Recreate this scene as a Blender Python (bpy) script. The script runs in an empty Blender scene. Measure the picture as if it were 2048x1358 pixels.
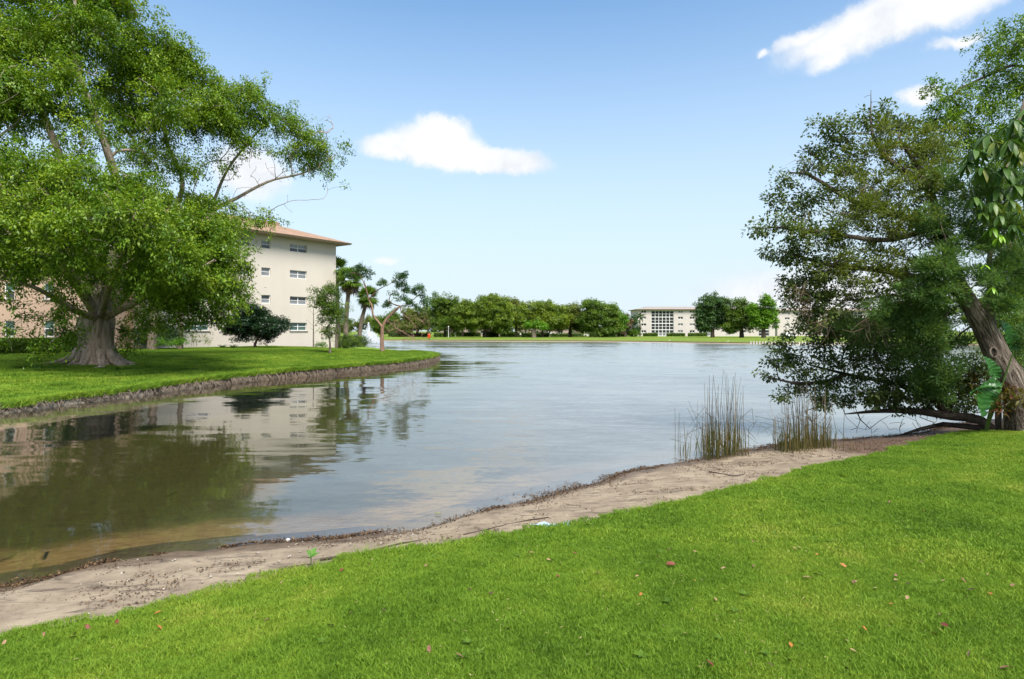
import bpy, math, random, zlib
import numpy as np
from mathutils import Vector, Matrix

random.seed(7)
rng = np.random.default_rng(7)
scene = bpy.context.scene
COL = scene.collection

# ------------------------------------------------------------------ camera
F, HZ, CH = 1250.0, 662.0, 2.4          # focal length in photo pixels, horizon row, eye height above the water
cam_d = bpy.data.cameras.new('camera')
cam = bpy.data.objects.new('camera', cam_d); COL.objects.link(cam)
cam.location = (0, 0, CH); cam.rotation_euler = (math.pi / 2, 0, 0)
cam_d.sensor_width = 36.0; cam_d.lens = F / 2048 * 36
cam_d.shift_y = -(679 - HZ) / 2048
cam_d.clip_start = 0.05; cam_d.clip_end = 6000
scene.camera = cam

# ------------------------------------------------------------------ world, sun, exposure
SUN_EL, SUN_AZ = math.radians(55), math.radians(152)     # azimuth clockwise from +Y: behind the camera, to the right
world = bpy.data.worlds.new('World'); scene.world = world; world.use_nodes = True
SKY_STRENGTH = 0.096
view = scene.view_settings
view.view_transform = 'Standard'; view.look = 'None'; view.gamma = 1.0; view.use_curve_mapping = False
view.exposure = 1.55
sun_d = bpy.data.lights.new('sun', 'SUN'); sun_d.energy = 2.6; sun_d.angle = math.radians(28); sun_d.color = (1.0, 0.95, 0.87)
sun = bpy.data.objects.new('sun', sun_d); COL.objects.link(sun)
sdir = Vector((math.sin(SUN_AZ) * math.cos(SUN_EL), math.cos(SUN_AZ) * math.cos(SUN_EL), math.sin(SUN_EL)))
sun.rotation_euler = sdir.to_track_quat('Z', 'Y').to_euler()
sun.location = (0, -10, 40)

cy = scene.cycles
cy.use_adaptive_sampling = True; cy.adaptive_threshold = 0.012
cy.use_denoising = True
cy.max_bounces = 7; cy.diffuse_bounces = 3; cy.glossy_bounces = 3; cy.transmission_bounces = 4
cy.transparent_max_bounces = 8; cy.caustics_reflective = False; cy.caustics_refractive = False


class NT:
    """small helper for node trees"""
    def __init__(self, tree):
        self.t = tree; self.n = tree.nodes; self.l = tree.links
    def node(self, typ, **kw):
        nd = self.n.new(typ)
        for k, v in kw.items():
            if k == 'ins':
                for a, b in v.items(): self.set(nd, a, b)
            else: setattr(nd, k, v)
        return nd
    def set(self, nd, key, val):
        s = nd.inputs[key]
        if isinstance(val, bpy.types.NodeSocket): self.l.new(val, s)
        else: s.default_value = val
    def math(self, op, a, b=None, c=None, clamp=False):
        nd = self.n.new('ShaderNodeMath'); nd.operation = op; nd.use_clamp = clamp
        for i, v in enumerate((a, b, c)):
            if v is not None: self.set(nd, i, v)
        return nd.outputs[0]
    def mix(self, fac, a, b, mode='MIX'):
        nd = self.n.new('ShaderNodeMix'); nd.data_type = 'RGBA'; nd.blend_type = mode
        self.set(nd, 0, fac)
        for i, v in ((6, a), (7, b)):
            self.set(nd, i, v if isinstance(v, bpy.types.NodeSocket) else (*v, 1.0) if len(v) == 3 else v)
        return nd.outputs[2]
    def smooth(self, v, lo, hi):
        nd = self.n.new('ShaderNodeMapRange'); nd.interpolation_type = 'SMOOTHSTEP'
        self.set(nd, 0, v); nd.inputs[1].default_value = lo; nd.inputs[2].default_value = hi
        return nd.outputs[0]
    def ramp(self, v, stops):
        nd = self.n.new('ShaderNodeValToRGB'); self.set(nd, 0, v)
        e = nd.color_ramp.elements
        while len(e) < len(stops): e.new(0.5)
        for i, (p, c) in enumerate(stops):
            e[i].position = p; e[i].color = (*c, 1) if len(c) == 3 else c
        return nd.outputs[0]
    def noise(self, vec, scale, detail=3, rough=0.55, dist=0.0):
        nd = self.n.new('ShaderNodeTexNoise'); self.set(nd, 'Vector', vec); nd.inputs['Scale'].default_value = scale
        nd.inputs['Detail'].default_value = detail; nd.inputs['Roughness'].default_value = rough; nd.inputs['Distortion'].default_value = dist
        return nd
    def mapping(self, vec, scale=(1, 1, 1), rot=(0, 0, 0), loc=(0, 0, 0)):
        nd = self.n.new('ShaderNodeMapping'); self.set(nd, 'Vector', vec)
        nd.inputs['Scale'].default_value = scale; nd.inputs['Rotation'].default_value = rot; nd.inputs['Location'].default_value = loc
        return nd.outputs[0]


def azel(px, py):
    a = math.atan((px - 1024) / F)
    return a, math.atan((HZ - py) / F * math.cos(a))


def build_sky():
    w = NT(world.node_tree); w.n.clear()
    sky = w.node('ShaderNodeTexSky', sky_type='NISHITA', sun_disc=False)
    sky.sun_elevation = SUN_EL; sky.sun_rotation = SUN_AZ
    sky.altitude = 0; sky.air_density = 1.0; sky.dust_density = 0.0; sky.ozone_density = 6.0
    tc = w.node('ShaderNodeTexCoord').outputs['Generated']
    sep = w.node('ShaderNodeSeparateXYZ', ins={0: tc})
    x, y, z = sep.outputs
    az = w.math('ARCTAN2', x, y); el = w.math('ARCSINE', z)
    n1 = w.noise(tc, 8.0, 6, 0.66)
    nsep = w.node('ShaderNodeSeparateColor', ins={0: n1.outputs['Color']})
    azw = w.math('ADD', az, w.math('MULTIPLY', w.math('SUBTRACT', nsep.outputs[0], 0.5), 0.10))
    elw = w.math('ADD', el, w.math('MULTIPLY', w.math('SUBTRACT', nsep.outputs[1], 0.5), 0.06))
    # (px, py, rx, ry, tilt in degrees, gain): clouds as seen in the sky, by direction
    blobs = [(880, 290, 105, 46, -4, 1.0), (885, 256, 62, 34, 0, 0.9), (790, 288, 66, 27, 6, 0.8), (985, 318, 110, 30, -8, 0.95),
             (1730, 46, 150, 32, 14, 0.66), (1850, 6, 190, 44, 12, 0.8), (1690, 102, 66, 16, 18, 0.5), (1620, 66, 84, 18, 16, 0.5),
             (1905, 78, 40, 12, 8, 0.5), (1825, 192, 34, 17, 0, 0.7), (1516, 103, 22, 10, 0, 0.45), (500, 345, 75, 48, 0, 0.75),
             (775, 521, 36, 10, 0, 0.4), (1640, 590, 260, 60, 0, 0.5)]
    total = None
    for (px, py, rx, ry, tilt, g) in blobs:
        a0, e0 = azel(px, py)
        dx = w.math('SUBTRACT', azw, a0); dy = w.math('SUBTRACT', elw, e0)
        c, s = math.cos(math.radians(tilt)), math.sin(math.radians(tilt))
        u = w.math('ADD', w.math('MULTIPLY', dx, c * F / rx), w.math('MULTIPLY', dy, s * F / rx))
        v = w.math('ADD', w.math('MULTIPLY', dx, -s * F / ry), w.math('MULTIPLY', dy, c * F / ry))
        d = w.math('SQRT', w.math('ADD', w.math('MULTIPLY', u, u), w.math('MULTIPLY', v, v)))
        m = w.math('MULTIPLY', w.math('SUBTRACT', 1.25, d), g)
        total = m if total is None else w.math('SMOOTH_MAX', total, m, 0.25)
    # unseen clouds overhead and behind the camera, added to brighten reflections and front faces
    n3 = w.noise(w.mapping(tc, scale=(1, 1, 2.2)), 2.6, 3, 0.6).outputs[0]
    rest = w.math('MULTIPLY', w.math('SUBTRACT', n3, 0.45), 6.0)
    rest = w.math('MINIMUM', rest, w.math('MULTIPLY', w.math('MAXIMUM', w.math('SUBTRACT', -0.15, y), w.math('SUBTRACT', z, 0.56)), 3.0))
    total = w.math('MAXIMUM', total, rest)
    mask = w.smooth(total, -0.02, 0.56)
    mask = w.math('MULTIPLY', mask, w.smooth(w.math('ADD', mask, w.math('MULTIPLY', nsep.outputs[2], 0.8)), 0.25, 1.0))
    hsv = w.node('ShaderNodeHueSaturation', ins={'Color': sky.outputs[0], 'Saturation': 1.0, 'Value': 0.86})
    skyc = w.mix(1.0, hsv.outputs[0], (0.90, 1.04, 0.98), 'MULTIPLY')
    body = w.ramp(nsep.outputs[1], [(0.36, (2.9, 3.05, 3.28)), (0.56, (3.75, 3.75, 3.76))])
    # pale haze towards the horizon, all the way round
    hz = w.math('MULTIPLY', w.smooth(el, 0.60, -0.02), 0.98)
    base = w.mix(hz, skyc, (2.74, 3.14, 3.43))
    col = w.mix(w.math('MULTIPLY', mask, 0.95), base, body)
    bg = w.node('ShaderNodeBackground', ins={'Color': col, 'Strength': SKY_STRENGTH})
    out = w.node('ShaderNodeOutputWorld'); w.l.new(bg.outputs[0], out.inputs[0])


build_sky()
world.cycles.sampling_method = 'MANUAL'; world.cycles.sample_map_resolution = 256

# ------------------------------------------------------------------ helpers
def at(px, py, Y):
    return np.array([(px - 1024) / F * Y, Y, CH - (py - HZ) / F * Y])

def onz(px, py, z):
    Y = (CH - z) * F / (py - HZ)
    return np.array([(px - 1024) / F * Y, Y, z])

def nrm(v):
    v = np.asarray(v, float)
    return v / np.maximum(np.linalg.norm(v, axis=-1, keepdims=True), 1e-9)

def mesh_np(name, verts, faces, mats=None, smooth=False, attrs=None, mat_idx=None):
    """faces: list of int arrays, each (n,k)"""
    me = bpy.data.meshes.new(name)
    verts = np.asarray(verts, np.float32).reshape(-1, 3)
    if not isinstance(faces, (list, tuple)): faces = [faces]
    if len(faces) and not isinstance(faces[0], np.ndarray): faces = [np.array(faces)]
    faces = [np.asarray(f, np.int32) for f in faces if len(f)]
    me.vertices.add(len(verts)); me.vertices.foreach_set('co', verts.ravel())
    loops = np.concatenate([f.ravel() for f in faces]) if faces else np.zeros(0, np.int32)
    cnt = np.concatenate([np.full(len(f), f.shape[1], np.int32) for f in faces]) if faces else np.zeros(0, np.int32)
    start = np.concatenate([[0], np.cumsum(cnt)[:-1]]).astype(np.int32) if len(cnt) else cnt
    me.loops.add(len(loops)); me.loops.foreach_set('vertex_index', loops)
    me.polygons.add(len(cnt)); me.polygons.foreach_set('loop_start', start)
    if smooth: me.polygons.foreach_set('use_smooth', np.ones(len(cnt), bool))
    if mat_idx is not None: me.polygons.foreach_set('material_index', np.asarray(mat_idx, np.int32))
    for k, (dom, arr) in (attrs or {}).items():
        a = me.attributes.new(k, 'FLOAT', dom); a.data.foreach_set('value', np.asarray(arr, np.float32))
    for m in (mats if isinstance(mats, (list, tuple)) else [mats] if mats else []): me.materials.append(m)
    me.update(calc_edges=True)
    return me

def obj(name, me, parent=None, loc=None):
    o = bpy.data.objects.new(name, me); COL.objects.link(o)
    if parent is not None: o.parent = parent
    if loc is not None: o.location = loc
    return o

def tag(o, label=None, cat=None, group=None, kind=None):
    if label: o['label'] = label
    if cat: o['category'] = cat
    if group: o['group'] = group
    if kind: o['kind'] = kind
    return o

def empty(name, loc, rz=0.0):
    o = bpy.data.objects.new(name, None); COL.objects.link(o)
    o.location = Vector(loc); o.rotation_euler = (0, 0, rz); o.empty_display_size = 0.2
    return o


class MB:
    """collects boxes, quads and tubes into one mesh"""
    def __init__(self): self.v = []; self.f = []; self.n = 0
    def add(self, vs, fs):
        self.v += [tuple(map(float, p)) for p in vs]
        self.f += [tuple(i + self.n for i in f) for f in fs]; self.n += len(vs); return self
    def box(self, c, s, rz=0.0):
        x, y, z = np.array(s) / 2
        p = np.array([(-x, -y, -z), (x, -y, -z), (x, y, -z), (-x, y, -z), (-x, -y, z), (x, -y, z), (x, y, z), (-x, y, z)])
        if rz:
            ca, sa = math.cos(rz), math.sin(rz); p = np.c_[p[:, 0] * ca - p[:, 1] * sa, p[:, 0] * sa + p[:, 1] * ca, p[:, 2]]
        return self.add(p + np.array(c), [(0, 3, 2, 1), (4, 5, 6, 7), (0, 1, 5, 4), (1, 2, 6, 5), (2, 3, 7, 6), (3, 0, 4, 7)])
    def quad(self, a, b, c, d): return self.add([a, b, c, d], [(0, 1, 2, 3)])
    def tube(self, pts, rad, k=6, cap=True):
        V, Fq, Ft = tube(np.array(pts, float), np.broadcast_to(np.array(rad, float), (len(pts),)), k)
        fs = [tuple(f) for f in Fq]
        if cap:
            fs += [tuple(range(k))[::-1], tuple(range(len(V) - k, len(V)))]
        return self.add(V, fs)
    def mesh(self, name, mat, smooth=False):
        me = bpy.data.meshes.new(name); me.from_pydata(self.v, [], self.f)
        for m in (mat if isinstance(mat, (list, tuple)) else [mat]): me.materials.append(m)
        if smooth:
            for p in me.polygons: p.use_smooth = True
        return me
    def build(self, name, mat, parent=None, smooth=False, loc=None):
        return obj(name, self.mesh(name, mat, smooth), parent, loc)


def tube(P, R, k):
    n = len(P)
    T = np.gradient(P, axis=0) if n > 1 else np.array([[0, 0, 1.0]])
    T = nrm(T)
    ref = np.array([0.0, 0, 1]) if abs(T[0, 2]) < 0.9 else np.array([1.0, 0, 0])
    U = np.zeros_like(P); u = np.cross(T[0], ref); u /= np.linalg.norm(u) + 1e-9; U[0] = u
    for i in range(1, n):
        u = U[i - 1] - T[i] * np.dot(U[i - 1], T[i]); U[i] = u / (np.linalg.norm(u) + 1e-9)
    W = np.cross(T, U)
    a = np.arange(k) * 2 * math.pi / k
    V = P[:, None] + R[:, None, None] * (np.cos(a)[None, :, None] * U[:, None] + np.sin(a)[None, :, None] * W[:, None])
    i, j = np.meshgrid(np.arange(n - 1), np.arange(k), indexing='ij')
    j2 = (j + 1) % k
    Q = np.stack([i * k + j, i * k + j2, (i + 1) * k + j2, (i + 1) * k + j], -1).reshape(-1, 4)
    return V.reshape(-1, 3), Q, None


def catmull(pts, n):
    """smooth curve through pts, n samples evenly spaced by length"""
    P = np.array(pts, float)
    A = np.vstack([2 * P[0] - P[1], P, 2 * P[-1] - P[-2]])
    out = []
    for i in range(1, len(A) - 2):
        t = np.linspace(0, 1, 24, endpoint=False)[:, None]
        p0, p1, p2, p3 = A[i - 1], A[i], A[i + 1], A[i + 2]
        out.append(0.5 * (2 * p1 + (p2 - p0) * t + (2 * p0 - 5 * p1 + 4 * p2 - p3) * t ** 2 + (3 * p1 - p0 - 3 * p2 + p3) * t ** 3))
    out = np.vstack(out + [P[-1:]])
    s = np.r_[0, np.cumsum(np.linalg.norm(np.diff(out, axis=0), axis=1))]
    q = np.linspace(0, s[-1], n)
    return np.stack([np.interp(q, s, out[:, k]) for k in range(out.shape[1])], 1)

def poly_dist(P, C):
    """distance of 2-D points P to polyline C, signed: positive on the right-hand side of its direction"""
    P = np.asarray(P, float)[:, :2]; A = C[:-1, :2]; D = C[1:, :2] - A; dd = np.maximum((D * D).sum(1), 1e-9)
    out = np.empty(len(P))
    for i in range(0, len(P), 2000):
        r = P[i:i + 2000, None] - A[None]; t = np.clip((r * D).sum(2) / dd, 0, 1)
        e = r - t[..., None] * D; q = (e * e).sum(2); k = np.argmin(q, 1); j = np.arange(len(k))
        out[i:i + 2000] = np.sqrt(q[j, k]) * np.sign(D[k, 1] * r[j, k, 0] - D[k, 0] * r[j, k, 1])
    return out

def vnoise(P, scale, seed=0):
    """cheap smooth value noise on points (2-D or 3-D), about -1..1"""
    P = np.asarray(P, float) * scale
    if P.shape[1] == 2: P = np.c_[P, np.zeros(len(P))]
    I = np.floor(P).astype(np.int64); Fr = P - I; Fr = Fr * Fr * (3 - 2 * Fr)
    def h(a):
        n = (a[:, 0] * 374761393 + a[:, 1] * 668265263 + a[:, 2] * 2147483647 + seed * 974634721) & 0x7fffffff
        n = ((n ^ (n >> 13)) * 1274126177) & 0x7fffffff
        return ((n ^ (n >> 16)) & 0xffff) / 32767.5 - 1
    r = 0
    for dx in (0, 1):
        for dy in (0, 1):
            for dz in (0, 1):
                wgt = np.abs(1 - dx - Fr[:, 0]) * np.abs(1 - dy - Fr[:, 1]) * np.abs(1 - dz - Fr[:, 2])
                r = r + wgt * h(I + np.array([dx, dy, dz]))
    return r

def sstep(x): x = np.clip(x, 0, 1); return x * x * (3 - 2 * x)

def grid_faces(nr, nc):
    i, j = np.meshgrid(np.arange(nr - 1), np.arange(nc - 1), indexing='ij')
    return np.stack([i * nc + j, i * nc + j + 1, (i + 1) * nc + j + 1, (i + 1) * nc + j], -1).reshape(-1, 4)

# ------------------------------------------------------------------ materials
def new_mat(name):
    m = bpy.data.materials.new(name); m.use_nodes = True
    t = NT(m.node_tree); t.n.clear()
    out = t.node('ShaderNodeOutputMaterial')
    return m, t, out

def principled(t, out, color, rough=0.7, spec=0.3, normal=None, **kw):
    b = t.node('ShaderNodeBsdfPrincipled')
    t.set(b, 'Base Color', color if isinstance(color, bpy.types.NodeSocket) else (*color, 1))
    t.set(b, 'Roughness', rough); t.set(b, 'Specular IOR Level', spec)
    if normal is not None: t.set(b, 'Normal', normal)
    for k, v in kw.items(): t.set(b, k, v)
    if out is not None: t.l.new(b.outputs[0], out.inputs[0])
    return b

def bump(t, h, strength=0.5, dist=0.02):
    return t.node('ShaderNodeBump', ins={'Height': h, 'Strength': strength, 'Distance': dist}).outputs[0]

def pos(t): return t.node('ShaderNodeNewGeometry').outputs['Position']
def objco(t): return t.node('ShaderNodeTexCoord').outputs['Object']

def plain(name, color, rough=0.6, var=0.12, scale=3.0, spec=0.3, bumps=0.0, bscale=40.0):
    m, t, out = new_mat(name)
    p = pos(t); n = t.noise(p, scale, 5, 0.6).outputs[0]
    c = np.array(color)
    col = t.ramp(n, [(0.25, tuple(c * (1 - var))), (0.75, tuple(np.minimum(c * (1 + var), 1)))])
    nb = bump(t, t.noise(p, bscale, 4).outputs[0], bumps, 0.01) if bumps else None
    principled(t, out, col, rough, spec, nb)
    return m

def leaf_mat(name, dark, mid, light, trans=0.35, rough=0.45, spec=0.35):
    m, t, out = new_mat(name)
    a = t.node('ShaderNodeAttribute', attribute_name='var').outputs['Fac']
    col = t.ramp(a, [(0.0, dark), (0.5, mid), (1.0, light)])
    b = principled(t, None, col, rough, spec)
    tr = t.node('ShaderNodeBsdfTranslucent', ins={'Color': t.mix(1.0, col, (1.25, 1.2, 0.55), 'MULTIPLY')})
    mx = t.node('ShaderNodeMixShader', ins={0: trans, 1: b.outputs[0], 2: tr.outputs[0]})
    t.l.new(mx.outputs[0], out.inputs[0])
    return m

def bark_mat(name, c0, c1, scale=8.0, stretch=0.25, bstr=0.8):
    m, t, out = new_mat(name)
    p = t.mapping(pos(t), scale=(1, 1, stretch))
    n = t.noise(p, scale, 6, 0.65, 0.6).outputs[0]
    col = t.ramp(n, [(0.3, c0), (0.7, c1)])
    principled(t, out, col, 0.85, 0.2, bump(t, n, bstr, 0.04))
    return m

M = {}
M['ficus_leaf'] = leaf_mat('ficus_leaf', (0.04, 0.105, 0.008), (0.12, 0.225, 0.014), (0.26, 0.36, 0.03), 0.34)
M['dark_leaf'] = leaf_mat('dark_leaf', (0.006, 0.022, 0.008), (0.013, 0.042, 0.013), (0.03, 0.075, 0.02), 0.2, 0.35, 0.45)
M['oak_leaf'] = leaf_mat('oak_leaf', (0.042, 0.095, 0.014), (0.095, 0.175, 0.02), (0.175, 0.26, 0.036), 0.42)
M['yellow_leaf'] = leaf_mat('yellow_leaf', (0.05, 0.105, 0.012), (0.125, 0.205, 0.02), (0.23, 0.30, 0.035), 0.42)
M['bright_leaf'] = leaf_mat('bright_leaf', (0.03, 0.10, 0.008), (0.085, 0.21, 0.012), (0.16, 0.32, 0.02), 0.4)
M['blue_leaf'] = leaf_mat('blue_leaf', (0.02, 0.062, 0.018), (0.045, 0.11, 0.028), (0.09, 0.165, 0.045), 0.35)
M['olive_leaf'] = leaf_mat('olive_leaf', (0.055, 0.085, 0.018), (0.12, 0.165, 0.03), (0.205, 0.24, 0.05), 0.4)
M['brown_leaf'] = leaf_mat('brown_leaf', (0.05, 0.035, 0.018), (0.11, 0.075, 0.035), (0.2, 0.14, 0.07), 0.2)
M['cedar_leaf'] = leaf_mat('cedar_leaf', (0.042, 0.10, 0.03), (0.095, 0.185, 0.048), (0.165, 0.265, 0.075), 0.38, 0.55, 0.25)
M['dead_twig'] = plain('dead_twig', (0.22, 0.155, 0.11), 0.9, 0.35, 6.0, 0.1)
M['bark_ficus'] = bark_mat('bark_ficus', (0.12, 0.09, 0.068), (0.46, 0.38, 0.31), 5.0, 0.18)
M['bark_grey'] = bark_mat('bark_grey', (0.07, 0.055, 0.042), (0.23, 0.185, 0.145), 9.0, 0.3)
M['bark_red'] = bark_mat('bark_red', (0.13, 0.075, 0.05), (0.33, 0.21, 0.15), 6.0, 0.25)
M['bark_dark'] = bark_mat('bark_dark', (0.018, 0.014, 0.011), (0.085, 0.065, 0.05), 9.0, 0.5)

def grass_mat(name, cols, blades=True):
    m, t, out = new_mat(name)
    p = pos(t)
    big = t.math('ADD', t.math('MULTIPLY', t.math('SUBTRACT', t.noise(p, 0.55, 5, 0.68).outputs[0], 0.5), 2.5), 0.46)
    fine = t.noise(t.mapping(p, scale=(1, 1, 0.2)), 3.2, 4, 0.6).outputs[0]
    if blades:
        a = t.node('ShaderNodeAttribute', attribute_name='var').outputs['Fac']
        v = t.math('ADD', t.math('MULTIPLY', a, 0.42), t.math('ADD', t.math('MULTIPLY', big, 0.75), t.math('MULTIPLY', fine, 0.6)))
        v = t.math('SUBTRACT', v, 0.38)
    else:
        v = t.math('ADD', t.math('MULTIPLY', big, 0.7), t.math('MULTIPLY', t.noise(p, 30.0, 4, 0.7).outputs[0], 0.5))
        v = t.math('SUBTRACT', v, 0.1)
    col = t.ramp(v, [(0.0, cols[0]), (0.45, cols[1]), (0.8, cols[2]), (1.0, cols[3])])
    if blades:
        b = principled(t, None, col, 0.55, 0.15)
        tr = t.node('ShaderNodeBsdfTranslucent', ins={'Color': col})
        mx = t.node('ShaderNodeMixShader', ins={0: 0.35, 1: b.outputs[0], 2: tr.outputs[0]})
        t.l.new(mx.outputs[0], out.inputs[0])
    else:
        principled(t, out, col, 0.8, 0.15, bump(t, t.noise(p, 60.0, 3, 0.7).outputs[0], 0.9, 0.04))
    return m

GC = [(0.072, 0.150, 0.013), (0.160, 0.280, 0.024), (0.255, 0.355, 0.036), (0.40, 0.41, 0.085)]
M['grass_blade'] = grass_mat('grass_blade', GC)
M['lawn'] = grass_mat('lawn', [tuple(np.array(c) * 0.85) for c in GC], False)
M['far_lawn'] = grass_mat('far_lawn', [(0.075, 0.14, 0.012), (0.13, 0.19, 0.02), (0.18, 0.22, 0.03), (0.24, 0.24, 0.05)], False)

def sand_mat():
    m, t, out = new_mat('sand')
    p = pos(t)
    wet = t.node('ShaderNodeAttribute', attribute_name='wet').outputs['Fac']
    mud = t.node('ShaderNodeAttribute', attribute_name='mud').outputs['Fac']
    n1 = t.noise(p, 2.2, 6, 0.65, 0.4).outputs[0]
    n2 = t.noise(t.mapping(p, scale=(0.6, 2.2, 1), rot=(0, 0, -0.45)), 2.6, 7, 0.72, 1.2).outputs[0]
    n3 = t.noise(p, 90.0, 3, 0.7).outputs[0]
    col = t.ramp(n1, [(0.3, (0.17, 0.13, 0.09)), (0.7, (0.34, 0.275, 0.195))])
    streak = t.smooth(n2, 0.50, 0.66)
    col = t.mix(t.math('MULTIPLY', streak, 0.85), col, (0.095, 0.072, 0.055))
    speck = t.smooth(t.noise(p, 16.0, 5, 0.78).outputs[0], 0.56, 0.68)
    col = t.mix(t.math('MULTIPLY', speck, 0.7), col, (0.07, 0.05, 0.038))
    speck2 = t.smooth(t.noise(t.mapping(p, loc=(7, 3, 1)), 55.0, 3, 0.7).outputs[0], 0.68, 0.74)
    col = t.mix(t.math('MULTIPLY', speck2, 0.55), col, (0.62, 0.56, 0.5))
    mudc = t.ramp(t.noise(p, 14.0, 6, 0.7).outputs[0], [(0.3, (0.045, 0.028, 0.02)), (0.7, (0.17, 0.11, 0.08))])
    col = t.mix(t.smooth(t.math('ADD', mud, t.math('MULTIPLY', t.math('SUBTRACT', n1, 0.5), 0.9)), 0.35, 0.65), col, mudc)
    wetf = t.smooth(t.math('ADD', wet, t.math('MULTIPLY', t.math('SUBTRACT', n1, 0.5), 0.5)), 0.3, 0.8)
    col = t.mix(wetf, col, t.mix(1.0, col, (0.52, 0.47, 0.44), 'MULTIPLY'))
    hgt = t.math('ADD', t.math('MULTIPLY', n1, 0.6), t.math('ADD', t.math('MULTIPLY', n2, 0.5), t.math('MULTIPLY', n3, 0.08)))
    rough = t.math('SUBTRACT', 0.95, t.math('MULTIPLY', wetf, 0.4))
    principled(t, out, col, rough, 0.25, bump(t, hgt, 0.7, 0.05))
    return m
M['sand'] = sand_mat()

def bed_mat():
    m, t, out = new_mat('lake_bed')
    p = pos(t)
    off = t.node('ShaderNodeAttribute', attribute_name='off').outputs['Fac']       # metres out from the water's edge
    n1 = t.noise(p, 1.5, 6, 0.65, 0.5).outputs[0]
    n2 = t.noise(t.mapping(p, scale=(0.7, 1.6, 1)), 7.0, 6, 0.7, 1.0).outputs[0]
    sand = t.ramp(n2, [(0.3, (0.20, 0.115, 0.04)), (0.7, (0.52, 0.36, 0.18))])
    weed = t.ramp(n2, [(0.3, (0.03, 0.032, 0.006)), (0.7, (0.125, 0.115, 0.022))])
    f = t.smooth(t.math('ADD', off, t.math('MULTIPLY', t.math('SUBTRACT', n1, 0.5), 1.6)), 1.4, 3.0)
    col = t.mix(f, sand, weed)
    principled(t, out, col, 0.9, 0.1, bump(t, n2, 0.8, 0.05))
    return m
M['bed'] = bed_mat()

def water_mat():
    m, t, out = new_mat('water')
    p = pos(t)
    # ripples: long crests roughly across the view, calmer in the sheltered inlet
    n1 = t.noise(t.mapping(p, scale=(0.42, 1.5, 1), rot=(0, 0, 0.12)), 1.0, 2, 0.5, 0.4).outputs['Color']
    n2 = t.noise(t.mapping(p, scale=(0.45, 1.6, 1), rot=(0, 0, -0.15)), 3.6, 2, 0.5, 0.3).outputs['Color']
    n3 = t.noise(t.mapping(p, scale=(0.6, 1.8, 1)), 13.0, 2, 0.5).outputs['Color']
    sep = t.node('ShaderNodeSeparateXYZ', ins={0: p}); x, y = sep.outputs[0], sep.outputs[1]
    big = t.noise(t.mapping(p, scale=(0.35, 1.0, 1)), 0.09, 4, 0.6).outputs[0]
    far = t.math('MULTIPLY', t.math('MAXIMUM', t.math('SUBTRACT', y, 42.0), 0.0), 0.35)
    open_ = t.smooth(t.math('ADD', t.math('ADD', x, far), t.math('MULTIPLY', t.math('SUBTRACT', big, 0.5), 9.0)), -5.5, 3.5)
    shelf = t.smooth(t.math('SUBTRACT', y, t.math('MULTIPLY', x, 1.05)), 7.6, 11.0)
    gust = t.math('MULTIPLY', t.math('MULTIPLY', open_, t.math('ADD', 0.25, t.math('MULTIPLY', shelf, 0.75))), t.math('ADD', 0.75, t.smooth(big, 0.3, 0.7)))
    # surface slopes straight from the noise (a height bump would be filtered flat in the distance)
    def vm(op, u, v):
        nd = t.node('ShaderNodeVectorMath', operation=op); t.set(nd, 0, u); t.set(nd, 3 if op == 'SCALE' else 1, v); return nd.outputs[0]
    sl = None
    for nn, a0, a1 in ((n1, 0.07, 0.04), (n2, 0.022, 0.09), (n3, 0.008, 0.11)):
        s = vm('SCALE', vm('SUBTRACT', nn, (0.5, 0.5, 0.5)), t.math('ADD', a0, t.math('MULTIPLY', gust, a1)))
        sl = s if sl is None else vm('ADD', sl, s)
    lean = t.node('ShaderNodeCombineXYZ', ins={1: t.math('MULTIPLY', gust, -0.04), 2: 1.0}).outputs[0]     # wind-driven ripples lean one way
    nb = vm('NORMALIZE', vm('ADD', vm('MULTIPLY', sl, (0.5, 1.0, 0.0)), lean), (0, 0, 0))
    fr = t.node('ShaderNodeFresnel', ins={'IOR': 1.6, 'Normal': nb}).outputs[0]
    gl = t.node('ShaderNodeBsdfGlossy', ins={'Roughness': 0.04, 'Color': (0.97, 0.97, 0.97, 1), 'Normal': nb})
    tr = t.node('ShaderNodeBsdfTransparent', ins={'Color': (0.85, 0.84, 0.74, 1)})
    df = t.node('ShaderNodeBsdfDiffuse', ins={'Color': (0.31, 0.31, 0.285, 1)})
    under = t.node('ShaderNodeMixShader', ins={0: t.math('ADD', 0.025, t.math('MULTIPLY', open_, 0.5)), 1: tr.outputs[0], 2: df.outputs[0]})
    frs = t.math('MULTIPLY', fr, 1.0, clamp=True)
    mx = t.node('ShaderNodeMixShader', ins={0: frs, 1: under.outputs[0], 2: gl.outputs[0]})
    t.l.new(mx.outputs[0], out.inputs[0])
    return m
M['water'] = water_mat()

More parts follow.
